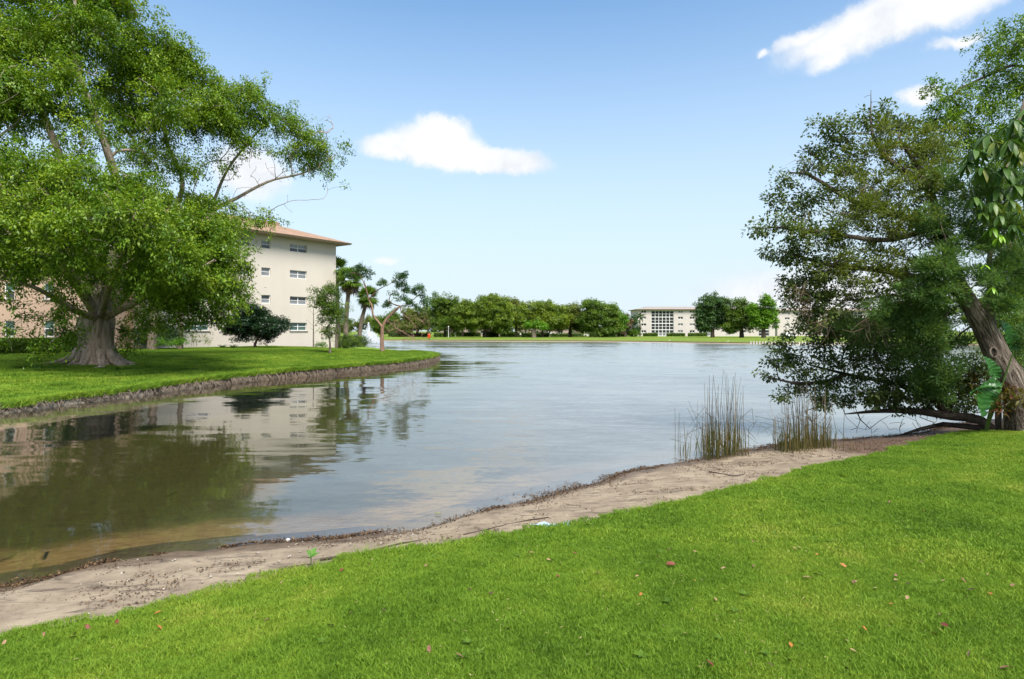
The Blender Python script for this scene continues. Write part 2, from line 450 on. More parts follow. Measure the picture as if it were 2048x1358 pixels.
# ------------------------------------------------------------------ shorelines
near_W = catmull([(-60, -6), (-30, -2), (-14, 2.2), (-8, 4.7), (-4.79, 5.85), (-4.16, 6.5), (-3.3, 6.85), (-2.4, 7.09), (-1.61, 7.35), (-0.96, 7.77), (-0.36, 8.38), (0.45, 9.0),
                  (1.9, 10.5), (2.65, 11.1), (3.52, 11.7), (4.76, 12.6), (6.2, 13.4), (7.6, 13.8), (9.4, 14.6), (11.5, 16.0), (15, 17.6), (25, 19), (45, 20), (80, 24)], 560)
near_L = catmull([(-60, -9), (-30, -5), (-12, 0.2), (-6.5, 3.1), (-3.63, 4.43), (-3.03, 4.77), (-2.47, 5.19), (-1.91, 5.62), (-1.27, 6.0), (-0.63, 6.35), (-0.13, 6.59), (0.71, 7.02),
                  (1.68, 7.61), (2.46, 8.19), (3.38, 8.87), (4.45, 9.67), (5.63, 10.4), (7.16, 11.5), (9.0, 12.9), (11.7, 14.0), (15, 15.2), (25, 16.6), (45, 17.6), (80, 20)], 560)
pen_W = catmull([(-70, 6), (-45, 9), (-28, 12), (-18.5, 14.8), (-14.9, 18.1), (-14.5, 20.3), (-13.8, 22.6), (-13.2, 26.5), (-12.1, 30), (-10.4, 33.7), (-8.1, 38.5),
                 (-6.75, 43.5), (-6.1, 49.5), (-6.6, 55), (-9.5, 62), (-14.5, 71), (-18.5, 80), (-26, 88), (-38, 98), (-60, 115), (-85, 150)], 420)
far_W = catmull([(-85, 150), (-60, 155), (-40, 154), (-23, 150), (0, 143), (23.5, 136), (36.7, 123), (44, 115.5), (55, 111), (80, 106), (110, 95), (125, 60), (110, 35), (80, 24)], 260)

def bank_T(W, inset, sign):
    d = np.gradient(W, axis=0); d = nrm(d); n = np.c_[d[:, 1], -d[:, 0]] * sign
    return W + n * inset

# jitter of the lawn's ragged edge
near_L = near_L + 0.08 * np.c_[vnoise(near_L, 1.7, 3), vnoise(near_L, 1.7, 4)] + 0.045 * np.c_[vnoise(near_L, 5.0, 5), vnoise(near_L, 5.0, 6)]
near_W = near_W + 0.07 * np.c_[vnoise(near_W, 1.1, 8), vnoise(near_W, 1.1, 9)]

def lawn_z(xy):
    d = np.maximum(poly_dist(xy, near_L), 0)
    return 0.24 + 0.56 * (1 - np.exp(-d / 4.2)) + 0.018 * vnoise(np.asarray(xy)[:, :2], 0.7, 11)

PEN_H = lambda W: 0.23 + 0.17 * sstep((W[:, 1] - 18) / 18)
pen_T = bank_T(pen_W, 0.32, -1)
pen_Tz = PEN_H(pen_T)
def pen_z(xy):
    xy = np.asarray(xy, float)[:, :2]
    d = np.abs(poly_dist(xy, pen_T[::4]))
    base = 0.23 + 0.17 * sstep((xy[:, 1] - 18) / 18)
    return base + (0.86 - base) * sstep(d / 13.0) + 0.02 * vnoise(xy, 0.4, 12)

def lake():
    # near lawn
    back = np.c_[np.linspace(-95, 110, len(near_L)), np.full(len(near_L), -45.0)]
    ts = np.r_[0, 0.003, np.linspace(0.006, 0.3, 60), 0.4, 0.55, 0.75, 1.0]
    rows = [near_L * (1 - t) + back * t for t in ts]
    V = []
    for k, r in enumerate(rows):
        z = lawn_z(r) - 0.008
        if k == 0: z = z - 0.06
        V.append(np.c_[r, z])
    o = obj('lawn', mesh_np('lawn', np.vstack(V), grid_faces(len(rows), len(near_L)), M['lawn'], True))
    tag(o, 'mown green lawn sloping down to the sandy water edge', None, None, 'structure')
    # beach, from under the lawn's edge to under the water
    d = nrm(np.gradient(near_L, axis=0)); nin = np.c_[d[:, 1], -d[:, 0]]
    dw = nrm(np.gradient(near_W, axis=0)); nout = np.c_[-dw[:, 1], dw[:, 0]]
    rows = [(near_L + nin * 0.5, 0.14, 0, 0), (near_L + nin * 0.1, 0.19, 0, 0)]
    for t in np.linspace(0, 1, 16):
        wob = 0.012
        rows.append((near_L * (1 - t) + near_W * t, 0.205 * (1 - t) ** 0.8, t, wob))
    for k, w in enumerate((0.12, 0.3, 0.6, 1.0)):
        rows.append((near_W + nout * w, [-0.02, -0.05, -0.1, -0.18][k], 1, 0.006))
    V, wet, mud = [], [], []
    for r, z, w, wob in rows:
        V.append(np.c_[r, z + wob * vnoise(r, 3.0, 21) + wob * 0.7 * vnoise(r, 8.0, 22)])
        wet.append(np.full(len(r), sstep((w - 0.62) / 0.38))); mud.append(sstep((r[:, 0] - 4.5) / 3.5))
    o = obj('beach', mesh_np('beach', np.vstack(V), grid_faces(len(rows), len(near_L))[:, ::-1], M['sand'], True,
            {'wet': ('POINT', np.hstack(wet)), 'mud': ('POINT', np.hstack(mud))}))
    tag(o, 'narrow strip of pale sand between lawn and lake', None, None, 'structure')
    # lake bed
    rows, offs = [], []
    for w, z in ((0.7, -0.13), (1.2, -0.22), (1.9, -0.34), (2.8, -0.48), (4.2, -0.7), (7, -1.0), (11, -1.25)):
        r = near_W + nout * w
        rows.append(np.c_[r, np.full(len(r), z) + 0.03 * vnoise(r, 2.0, 31)]); offs.append(np.full(len(r), w - 0.3 + 0.0 * r[:, 0]) - 0.0)
    n1 = len(near_W)
    V = np.vstack(rows); Fc = grid_faces(len(rows), n1)[:, ::-1]; O = np.hstack(offs)
    base = len(V)
    V = np.vstack([V, [(-120, -40, -1.27), (160, -40, -1.27), (160, 190, -1.27), (-120, 190, -1.27)]]); O = np.r_[O, [9] * 4]
    Fc = np.vstack([Fc, [[base, base + 1, base + 2, base + 3]]])
    o = obj('lake_bed', mesh_np('lake_bed', V, Fc, M['bed'], True, {'off': ('POINT', O)}))
    tag(o, 'shallow sandy and weedy lake bottom seen through the water', None, None, 'structure')
    # water
    o = obj('water', mesh_np('water', [(-150, -60, 0), (180, -60, 0), (180, 200, 0), (-150, 200, 0)], [[0, 1, 2, 3]], M['water']))
    tag(o, 'still grey blue lake with fine ripples and reflections', None, None, 'structure')
    # the peninsula opposite: bank and lawn
    Tn = len(pen_W)
    rows = [np.c_[bank_T(pen_W, -0.5, -1), np.full(Tn, -0.4)]]
    nj = lambda r, s: 0.05 * vnoise(np.c_[r, np.zeros(len(r))], 2.5, s)
    for u, zf in ((0.0, 0.0), (0.06, 0.25), (0.10, 0.55), (0.2, 0.82), (0.32, 0.97), (0.7, 1.0)):
        r = bank_T(pen_W, u, -1)
        j = nj(r, int(u * 100) + 3) * (1 if zf < 0.97 else 0.2)
        dd = nrm(np.gradient(pen_W, axis=0)); r = r + np.c_[-dd[:, 1], dd[:, 0]] * j[:, None]
        rows.append(np.c_[r, pen_Tz * zf - 0.03 + 0.4 * nj(r, 60 + int(u * 100)) * (zf < 0.97)])
    o = obj('lake_bank', mesh_np('lake_bank', np.vstack(rows), grid_faces(len(rows), Tn), M['bank'], True))
    tag(o, 'eroded grey brown earth bank with matted roots under the opposite lawn', None, None, 'structure')
    inner = catmull([(-75, 40), (-60, 42), (-45, 46), (-32, 50), (-24, 54), (-19, 58), (-17.5, 62), (-20, 67), (-26, 74), (-40, 86), (-60, 100), (-95, 125)], Tn)
    rows = [np.c_[pen_T, pen_z(pen_T) - 0.03]]
    for t in (0.01, 0.03, 0.06, 0.1, 0.16, 0.24, 0.34, 0.46, 0.6, 0.8, 1.0):
        r = pen_T * (1 - t) + inner * t; rows.append(np.c_[r, pen_z(r)])
    o = obj('peninsula_lawn', mesh_np('peninsula_lawn', np.vstack(rows), grid_faces(len(rows), Tn), M['lawn'], True))
    tag(o, 'bright green lawn across the inlet under the spreading tree', None, None, 'structure')
    # far shore
    fn = len(far_W)
    d = nrm(np.gradient(far_W, axis=0)); n = np.c_[-d[:, 1], d[:, 0]]
    rows = [np.c_[far_W - n * 1.0, np.full(fn, -0.3)], np.c_[far_W, np.full(fn, 0.02)], np.c_[far_W + n * 0.7, np.full(fn, 0.05)]]
    o = obj('far_shore', mesh_np('far_shore', np.vstack(rows), grid_faces(3, fn)[:, ::-1], M['shore_sand']))
    tag(o, 'thin pale sand line along the far bank', None, None, 'structure')
    rows = [np.c_[far_W + n * 0.6, np.full(fn, -0.1)], np.c_[far_W + n * 0.75, np.full(fn, 0.28)]]
    far_dark = obj('far_bank', mesh_np('far_bank', np.vstack(rows), grid_faces(2, fn)[:, ::-1], M['bank']))
    tag(far_dark, 'low dark earth step of the far bank', None, None, 'structure')
    outer = np.stack([np.interp(np.linspace(0, 1, fn), [0, 0.12, 0.45, 0.6, 0.75, 0.9, 1], [-420, -260, 20, 160, 420, 420, 300]),
                      np.interp(np.linspace(0, 1, fn), [0, 0.12, 0.45, 0.6, 0.75, 0.9, 1], [260, 420, 420, 420, 300, 60, -20])], 1)
    rows = [np.c_[far_W + n * 0.74, np.full(fn, 0.29)]]
    for t in (0.02, 0.06, 0.15, 0.3, 0.6, 1.0):
        rows.append(np.c_[(far_W + n * 0.74) * (1 - t) + outer * t, np.full(fn, 0.29 + 0.09 * min(1, t / 0.06))])
    o = obj('far_lawn', mesh_np('far_lawn', np.vstack(rows), grid_faces(len(rows), fn)[:, ::-1], M['far_lawn'], True))
    tag(o, 'flat sunlit lawn along the far side of the lake', None, None, 'structure')
    # land out to the horizon
    inner = np.array([(-94, 124), (-75, 40), (-95, -45), (110, -45), (300, -20), (420, 60), (420, 300), (160, 420), (20, 420), (-260, 420), (-420, 260)], float)
    c = np.array([-20.0, 120.0]); out2 = c + nrm(inner - c) * 3500
    V = np.vstack([np.c_[inner, np.full(len(inner), 0.30)], np.c_[out2, np.full(len(inner), 0.25)]])
    k = len(inner); Fc = [[i, (i + 1) % k, (i + 1) % k + k, i + k] for i in range(k)]
    o = obj('ground', mesh_np('ground', V, np.array(Fc), M['far_lawn']))
    tag(o, 'flat land running out to the horizon', None, None, 'structure')

def bank_mat():
    m, t, out = new_mat('bank')
    p = pos(t)
    n = t.noise(t.mapping(p, scale=(1, 1, 0.35)), 6.0, 6, 0.7, 0.6).outputs[0]
    n2 = t.noise(p, 0.7, 3).outputs[0]
    c1 = t.ramp(n, [(0.3, (0.06, 0.042, 0.03)), (0.7, (0.22, 0.165, 0.12))])
    c2 = t.ramp(n, [(0.3, (0.17, 0.14, 0.11)), (0.7, (0.42, 0.37, 0.31))])
    sep = t.node('ShaderNodeSeparateXYZ', ins={0: p})
    f = t.smooth(t.math('ADD', sep.outputs[1], t.math('MULTIPLY', n2, 8.0)), 33.0, 24.0)
    col = t.mix(f, c1, c2)
    principled(t, out, col, 0.9, 0.15, bump(t, n, 1.0, 0.08))
    return m
M['bank'] = bank_mat()
M['shore_sand'] = plain('shore_sand', (0.45, 0.38, 0.26), 0.9, 0.2, 0.8)
lake()

# ------------------------------------------------------------------ grass (blades instanced by geometry nodes)
def blade_patch(name, size, n, hgt, wid, lean, seed, round_=False):
    r = np.random.default_rng(seed)
    P = (r.random((n, 2)) - 0.5) * size
    if round_:
        a = r.random(n) * 6.283; q = np.sqrt(r.random(n)) * size / 2; P = np.c_[np.cos(a) * q, np.sin(a) * q]
    ang = r.random(n) * 6.283; D = np.c_[np.cos(ang), np.sin(ang), np.zeros(n)]
    h = hgt * (0.55 + 0.7 * r.random(n)); w = wid * (0.6 + 0.8 * r.random(n))
    la = r.random(n) * 6.283; L = np.c_[np.cos(la), np.sin(la), np.zeros(n)] * (lean * h * (0.2 + r.random(n)))[:, None]
    B = np.c_[P, np.full(n, -0.008)]
    up = np.array([0, 0, 1.0])
    m = B + L * 0.35 + up * (h * 0.6)[:, None]; tp = B + L + up * h[:, None]
    S = D * (w / 2)[:, None]
    V = np.stack([B - S, B + S, m + S * 0.8, m - S * 0.8, tp], 1).reshape(-1, 3)
    i = np.arange(n)[:, None] * 5
    var = np.repeat(np.clip(0.5 + 0.28 * r.standard_normal(n), 0, 1), 1)
    me = mesh_np(name, V, [i + np.array([[0, 1, 2, 3]]), i + np.array([[3, 2, 4]])], M['grass_blade'], False, {'var': ('FACE', np.r_[var, var])})
    return bpy.data.objects.new(name, me)

def scatter(name, pts, patches, rot, scl, label):
    me = mesh_np(name, pts, [], M['grass_blade'])
    for k, arr in (('rot', rot), ('scl', scl)):
        a = me.attributes.new(k, 'FLOAT', 'POINT'); a.data.foreach_set('value', np.asarray(arr, np.float32))
    o = obj(name, me); tag(o, label, None, None, 'stuff')
    coll = bpy.data.collections.new(name + '_patches')
    for p in patches: coll.objects.link(p)
    g = bpy.data.node_groups.new(name, 'GeometryNodeTree')
    g.interface.new_socket('Geometry', in_out='INPUT', socket_type='NodeSocketGeometry')
    g.interface.new_socket('Geometry', in_out='OUTPUT', socket_type='NodeSocketGeometry')
    n = g.nodes; gi = n.new('NodeGroupInput'); go = n.new('NodeGroupOutput')
    ci = n.new('GeometryNodeCollectionInfo'); ci.inputs['Collection'].default_value = coll
    ci.inputs['Separate Children'].default_value = True; ci.inputs['Reset Children'].default_value = True
    ip = n.new('GeometryNodeInstanceOnPoints'); ip.inputs['Pick Instance'].default_value = True
    ra = n.new('GeometryNodeInputNamedAttribute'); ra.data_type = 'FLOAT'; ra.inputs['Name'].default_value = 'rot'
    sa = n.new('GeometryNodeInputNamedAttribute'); sa.data_type = 'FLOAT'; sa.inputs['Name'].default_value = 'scl'
    cx = n.new('ShaderNodeCombineXYZ'); 
    l = g.links
    l.new(ra.outputs[0], cx.inputs[2])
    l.new(gi.outputs[0], ip.inputs['Points']); l.new(ci.outputs[0], ip.inputs['Instance'])
    l.new(cx.outputs[0], ip.inputs['Rotation']); l.new(sa.outputs[0], ip.inputs['Scale'])
    l.new(ip.outputs[0], go.inputs[0])
    md = o.modifiers.new('scatter', 'NODES'); md.node_group = g
    return o

def grass():
    def jgrid(x0, x1, y0, y1, step):
        X, Y = np.meshgrid(np.arange(x0, x1, step), np.arange(y0, y1, step))
        P = np.c_[X.ravel(), Y.ravel()]
        return P + (rng.random(P.shape) - 0.5) * step
    # near lawn
    P = jgrid(-8, 16, 0.6, 16, 0.225)
    P = P[(np.abs(P[:, 0]) < P[:, 1] * 1.0 + 1.6)]
    d = poly_dist(P, near_L); P, d = P[d > 0.13], d[d > 0.13]
    R = np.hypot(P[:, 0], P[:, 1])
    for tagname, sel, patches in (
        ('grass', R < 6.0, [blade_patch('near_patch_%d' % i, 0.40, 2400, 0.023, 0.0040, 1.15, 50 + i) for i in range(4)]),
        ('grass.001', R >= 6.0, [blade_patch('mid_patch_%d' % i, 0.42, 1300, 0.026, 0.0065, 1.0, 60 + i) for i in range(4)])):
        Q = P[sel]
        scatter(tagname, np.c_[Q, lawn_z(Q)], patches, rng.random(len(Q)) * 6.283, 0.85 + 0.35 * rng.random(len(Q)),
                'short mown grass blades on the near lawn' if tagname == 'grass' else 'short mown grass blades farther up the near lawn')
    # ragged taller fringe where the lawn meets the sand
    s = catmull(near_L, 1500)
    s = s[(s[:, 0] > -8) & (s[:, 0] < 14)]
    Q = np.repeat(s, 4, 0); Q = Q + rng.normal(0, 0.05, Q.shape)
    dd = poly_dist(Q, near_L); Q = Q[(dd > -0.06)]
    patches = [blade_patch('edge_patch_%d' % i, 0.13, 70, 0.06 + 0.012 * i, 0.006, 0.8, 70 + i, True) for i in range(4)]
    scl = 0.55 + 0.45 * rng.random(len(Q)) + 0.6 * np.maximum(vnoise(Q, 1.3, 41), 0) * (Q[:, 0] < 2)
    scatter('grass.002', np.c_[Q, np.maximum(lawn_z(Q) - 0.05, 0.17)], patches, rng.random(len(Q)) * 6.283, scl, 'longer ragged grass fringe along the sand edge')
    # the lawn across the inlet
    P = jgrid(-42, -4, 13, 62, 1.15)
    d = poly_dist(P, pen_T); P = P[d < -0.5] if (d < 0).sum() < (d > 0).sum() or True else P
    P = P[(P[:, 0] > -1.0 * P[:, 1] - 3)]
    patches = [blade_patch('far_patch_%d' % i, 1.7, 2600, 0.085, 0.02, 0.9, 80 + i) for i in range(3)]
    scatter('grass.003', np.c_[P, pen_z(P)], patches, rng.random(len(P)) * 6.283, 0.85 + 0.3 * rng.random(len(P)), 'grass blades on the lawn across the inlet')
    s = catmull(pen_T, 2600); s = s[(s[:, 1] > 13) & (s[:, 1] < 62) & (s[:, 0] > -24)]
    Q = np.repeat(s, 3, 0) + rng.normal(0, 0.12, (len(s) * 3, 2))
    patches = [blade_patch('bank_patch_%d' % i, 0.4, 70, 0.19, 0.018, 1.6, 90 + i, True) for i in range(3)]
    scatter('grass.004', np.c_[Q, pen_z(Q) - 0.06], patches, rng.random(len(Q)) * 6.283, 0.6 + 0.6 * rng.random(len(Q)), 'grass overhanging the bank across the inlet')
grass()

# ------------------------------------------------------------------ trees
def leaf_mesh(name, P, D, N, L, W, var, mat, fold=0.18):
    n = len(P); D = nrm(D); S = nrm(np.cross(N, D)); N2 = np.cross(D, S)
    L = np.broadcast_to(L, (n,))[:, None]; W = np.broadcast_to(W, (n,))[:, None]
    mid = P + D * L * 0.45 + N2 * W * fold
    V = np.stack([P, mid + S * W / 2, P + D * L - N2 * L * 0.1, mid - S * W / 2], 1).reshape(-1, 3)
    Fq = np.arange(n * 4).reshape(-1, 4)
    return mesh_np(name, V, Fq, mat, False, {'var': ('FACE', var)})

class Tree:
    def __init__(self, name, base, label, cat='tree', group=None):
        global rng
        rng = np.random.default_rng(zlib.crc32(label.encode()))      # each plant keeps its own shape
        self.root = empty(name, base); tag(self.root, label, cat, group)
        self.base = np.array(base, float)
        self.p = []; self.par = []; self.rad = []; self.plen = []; self.dir = []
    def node(self, p, par, r=0.0):
        p = np.array(p, float); self.p.append(p); self.par.append(par); self.rad.append(r)
        if par < 0: self.plen.append(0.0); self.dir.append(np.array([0, 0, 1.0]))
        else:
            d = p - self.p[par]; l = np.linalg.norm(d); self.plen.append(self.plen[par] + l); self.dir.append(d / max(l, 1e-6))
        return len(self.p) - 1
    def trunk(self, pts, rads, par=-1, seg=0.35):
        pts = np.array(pts, float); C = catmull(np.c_[pts, np.array(rads, float)], max(4, int(np.linalg.norm(np.diff(pts, axis=0), axis=1).sum() / seg) + 1))
        i = par
        for k, q in enumerate(C):
            if par >= 0 and k == 0: continue
            i = self.node(q[:3], i, q[3])
        return i
    def attach(self, q, seg=0.4, jit=0.06, wlen=0.25, sag=0.12, first=0):
        q = np.array(q, float)
        P = self.arr(); L = self._L[:len(self.p)]
        d = np.linalg.norm(P - q, axis=1)
        cost = d + wlen * L + 0.8 * np.maximum(P[:, 2] - q[2] - 0.4 * d, 0); cost[:first] = 1e9
        return self.path(int(np.argmin(cost)), q, seg, jit, sag)
    def arr(self):
        n = len(self.p)
        if not hasattr(self, '_P'): self._P = np.zeros((max(4096, n * 2), 3)); self._L = np.zeros(len(self._P)); self._n = 0
        if n > len(self._P):
            P = np.zeros((n * 2, 3)); P[:self._n] = self._P[:self._n]; L = np.zeros(n * 2); L[:self._n] = self._L[:self._n]; self._P, self._L = P, L
        if n > self._n: self._P[self._n:n] = self.p[self._n:]; self._L[self._n:n] = self.plen[self._n:]; self._n = n
        return self._P[:n]
    def path(self, b, q, seg, jit, sag):
        a = self.p[b]; v = q - a; dl = float(np.linalg.norm(v)); n = min(12, max(2, int(dl / seg) + 1))
        c = a + v * 0.5 + self.dir[b] * dl * 0.18 + np.array([0, 0, sag * dl]) + rng.normal(0, jit * dl, 3)
        i = b
        for k in range(1, n + 1):
            t = k / n; s = (1 - t) ** 2 * a + 2 * t * (1 - t) * c + t * t * q
            if k < n - 1: s = s + rng.normal(0, jit * dl / n, 3)
            i = self.node(s, i)
        return i
    def twigs(self, C, seg=0.4, jit=0.1, sag=0.02, first=0, batches=3):
        """many thin ends at once, each from the nearest wood"""
        C = C[rng.permutation(len(C))]
        for part in np.array_split(C, batches):
            P = self.arr().copy(); near = []
            for i in range(0, len(part), 400):
                dd = ((part[i:i + 400, None] - P[None, first:]) ** 2).sum(2); near.append(np.argmin(dd, 1) + first)
            for q, b in zip(part, np.concatenate(near) if near else []): self.path(int(b), q, seg, jit, sag)
    def branches(self, mat, tip=0.008, k=2.3, top=None, name='trunk', maxr=None):
        n = len(self.p); par = np.array(self.par); r = np.array(self.rad)
        kids = [[] for _ in range(n)]
        for i, p in enumerate(par):
            if p >= 0: kids[p].append(i)
        rr = np.zeros(n)
        for i in range(n - 1, -1, -1):
            s = sum(rr[j] ** k for j in kids[i]); rr[i] = max(tip, s ** (1 / k)) if s else tip
        ex = np.where(r > 0)[0]
        if len(ex):
            # grown limbs leave the given trunk no thicker than it is
            f = 1.0
            for i in ex:
                for j in kids[i]:
                    if r[j] == 0: f = min(f, 0.75 * r[i] / rr[j])
            if f < 1: rr = np.maximum(rr * 1.0, 0) ** 1.0 * np.where(rr > tip * 3, max(f, 0.25), 1.0)
        rr = np.where(r > 0, r, rr)
        if maxr: rr = np.where(r > 0, r, np.minimum(rr, maxr))
        V, Q, off = [], [], 0
        done = np.zeros(n, bool)
        for i in range(n):
            if done[i]: continue
            ch = [par[i]] if par[i] >= 0 else []
            c = i
            while True:
                ch.append(c); done[c] = True
                nx = [j for j in kids[c] if not done[j]]
                if not nx: break
                ex2 = [j for j in nx if r[j] > 0]
                c = max(ex2 or nx, key=lambda j: rr[j])
            if len(ch) < 2: continue
            R = rr[ch].copy()
            if par[i] >= 0: R[0] = min(R[0], R[1] * 1.25)
            m = R[min(1, len(R) - 1)]
            kk = 20 if m > 0.2 else 10 if m > 0.12 else 6 if m > 0.035 else 4 if m > 0.015 else 3
            a, b, _ = tube(np.array([self.p[j] for j in ch]), R, kk)
            if kk >= 10:      # furrowed, uneven wood
                ax = np.repeat(np.array([self.p[j] for j in ch]), kk, 0); an = np.tile(np.arange(kk) * 6.2832 / kk, len(ch)); ln = np.repeat(np.array([self.plen[j] for j in ch]), kk)
                w = 0.07 * np.sin(an * 3 + ln * 0.9) + 0.05 * np.sin(an * 5 - ln * 1.3 + 1) + 0.07 * vnoise(np.c_[np.cos(an) * 3, np.sin(an) * 3, ln * 1.2], 1.0, 5) + 0.04 * vnoise(a, 6.0, 9)
                a = ax + (a - ax) * (1 + w)[:, None]
            V.append(a); Q.append(b + off); off += len(a)
        V = np.vstack(V) - self.base
        return obj(name, mesh_np(name, V, np.vstack(Q), mat, True), self.root)
    def leaves(self, name, P, D, N, L, W, var, mat, fold=0.18, label=None):
        o = obj(name, leaf_mesh(name, P - self.base, D, N, L, W, var, mat, fold), self.root)
        if label: o['label'] = label
        return o

def sprays_in(lobes, per_m2, shell=0.55, lowcut=-0.75):
    """spray centres inside ellipsoid lobes (c, rx, ry, rz); returns centres, outward dirs, lobe ids"""
    C, O, ids = [], [], []
    for k, lb in enumerate(lobes):
        c, rx, ry, rz = lb[:4]; g = lb[4] if len(lb) > 4 else 1.0
        n = max(2, int(per_m2 * g * (rx * ry + rx * rz + ry * rz) * 4.2))
        u = nrm(rng.normal(size=(n * 2, 3))); u = u[u[:, 2] > lowcut][:n]
        q = (shell + (1 - shell) * rng.random(len(u)) ** 0.6) * (0.82 + 0.36 * rng.random(len(u)) ** 2 + 0.12 * rng.random(len(u)))
        C.append(np.array(c) + u * q[:, None] * np.array([rx, ry, rz])); O.append(u); ids.append(np.full(len(u), k))
    return np.vstack(C), np.vstack(O), np.hstack(ids)

def spray_leaves(C, O, n, r, flat=0.55, L=0.12, W=0.06, droop=0.35, upn=1.0, var0=0.5, vspray=0.18, vleaf=0.14, lvar=None, seed=None):
    m = len(C)
    g = rng.normal(size=(m, n, 3)); g = g / np.linalg.norm(g, axis=2, keepdims=True) * (rng.random((m, n, 1)) ** 0.45)
    rs = r * (0.65 + 0.7 * rng.random((m, 1, 1)))
    g = g * rs; g[:, :, 2] *= flat
    g[:, :, 2] -= 0.45 * (g[:, :, 0] ** 2 + g[:, :, 1] ** 2) / np.maximum(rs[:, :, 0], 1e-3)
    P = C[:, None] + g
    D = nrm(g) * 0.9 + O[:, None] * 0.35 + rng.normal(0, 0.45, (m, n, 3)); D[:, :, 2] -= droop
    N = np.array([0, 0, upn]) + O[:, None] * 0.35 + rng.normal(0, 0.45, (m, n, 3))
    v = var0 + rng.normal(0, vspray, (m, 1)) + rng.normal(0, vleaf, (m, n)) + (0 if lvar is None else lvar[:, None])
    k = m * n
    return (P.reshape(k, 3), nrm(D.reshape(k, 3)), nrm(N.reshape(k, 3)), L * (0.7 + 0.6 * rng.random(k)), W * (0.7 + 0.6 * rng.random(k)), np.clip(v.reshape(k), 0, 1))

def soft_sprays(lobes, per_m2, sigma=0.55):
    """spray centres thinning out softly from each lobe's heart"""
    C, O = [], []
    for lb in lobes:
        c, rx, ry, rz = lb[:4]; g = lb[4] if len(lb) > 4 else 1.0
        n = max(2, int(per_m2 * g * (rx * ry + rx * rz + ry * rz) * 4.2)); u = rng.normal(size=(n, 3)) * sigma; l = np.linalg.norm(u, axis=1); u = u[l < 1.35]
        C.append(np.array(c) + u * np.array([rx, ry, rz])); O.append(nrm(u + [0, 0, .15]))
    return np.vstack(C), np.vstack(O)

def feather_sprays(C, O, n, ln, wd, L, W, var0=0.5, vs=0.17, lvar=None, droop=0.35):
    """leaves strung along short drooping twigs"""
    m = len(C); d = nrm(O * [1, 1, 0.5] + rng.normal(0, 0.55, (m, 3)) + [0, 0, -0.05]); s = rng.random((m, n, 1)); lv = ln * (0.6 + 0.8 * rng.random((m, 1, 1)))
    P = C[:, None] + d[:, None] * (s - 0.35) * lv + rng.normal(0, 1, (m, n, 3)) * wd * (1.1 - 0.6 * s); P[:, :, 2] -= droop * lv[:, :, 0] * s[:, :, 0] ** 2
    D = d[:, None] * 0.7 + rng.normal(0, 0.6, (m, n, 3)); D[:, :, 2] -= 0.5
    N = np.array([0, 0, 1.0]) + d[:, None] * 0.3 + rng.normal(0, 0.45, (m, n, 3))
    v = var0 + rng.normal(0, vs, (m, 1)) + rng.normal(0, 0.15, (m, n)) + (0 if lvar is None else lvar[:, None]); k = m * n
    return P.reshape(k, 3), nrm(D.reshape(k, 3)), nrm(N.reshape(k, 3)), L * (0.65 + 0.7 * rng.random(k)), W * (0.65 + 0.7 * rng.random(k)), np.clip(v.reshape(k), 0, 1)

def fracture(lobes, k, s, spread=0.75):
    """break each lobe into smaller ones, so that crowns get ragged outlines and gaps"""
    out = []
    for lb in lobes:
        c, rx, ry, rz = lb[:4]; g = lb[4] if len(lb) > 4 else 1.0
        for _ in range(k):
            u = nrm(rng.normal(size=3)) * spread * (0.55 + 0.6 * rng.random()); f = s * rng.uniform(0.7, 1.3)
            out.append((np.array(c) + u * np.array([rx, ry, rz]), rx * f, ry * f, rz * f * 1.1, g * 1.0))
    return out

def cat(*sets): return [np.concatenate(z) for z in zip(*sets)]

def lobe(px, py, Y, rx, rz, ry=None, g=1.0):
    s = Y / F
    return (at(px, py, Y), rx * s, (ry * s if ry else rx * s * 0.9), rz * s, g)

def simple_tree(name, base, label, crown, mat, bark, per=1.1, n=55, r=0.55, L=0.12, W=0.07, flat=0.6, trunk_r=0.25, group=None, th=0.45,
                shell=0.5, tip=0.01, var0=0.5, cat_='tree', lean=(0, 0), lowcut=-0.6, twigs=0.5, droop=0.35, vspray=0.18):
    """crown: lobes; trunk from base up into them"""
    T = Tree(name, base, label, cat_, group)
    cs = np.array([c[0] for c in crown]); top = cs.mean(0)
    b = np.array(base, float)
    z1 = b[2] + th * (cs[:, 2].min() - b[2]) if cs[:, 2].min() > b[2] + 0.5 else b[2] + 0.3 * (top[2] - b[2])
    mid = np.array([b[0] + lean[0], b[1] + lean[1], z1])
    T.trunk([b - [0, 0, 0.15], b + (mid - b) * 0.5, mid], [trunk_r * 1.3, trunk_r, trunk_r * 0.85])
    first = max(0, len(T.p) - 4)
    for c in sorted(cs.tolist(), key=lambda q: np.linalg.norm(np.array(q) - mid)): T.attach(c, 0.5, 0.07, 0.25, 0.1, first)
    C, O = soft_sprays(fracture(crown, 3, 0.68, 0.7), per * 0.85, 0.52)
    idx = rng.random(len(C)) < twigs
    T.twigs(C[idx], 0.6, 0.06, 0.05, first)
    T.branches(bark, tip)
    T.leaves('crown', *spray_leaves(C, O, n, r, flat, L, W, droop, var0=var0, vspray=vspray), mat)
    return T

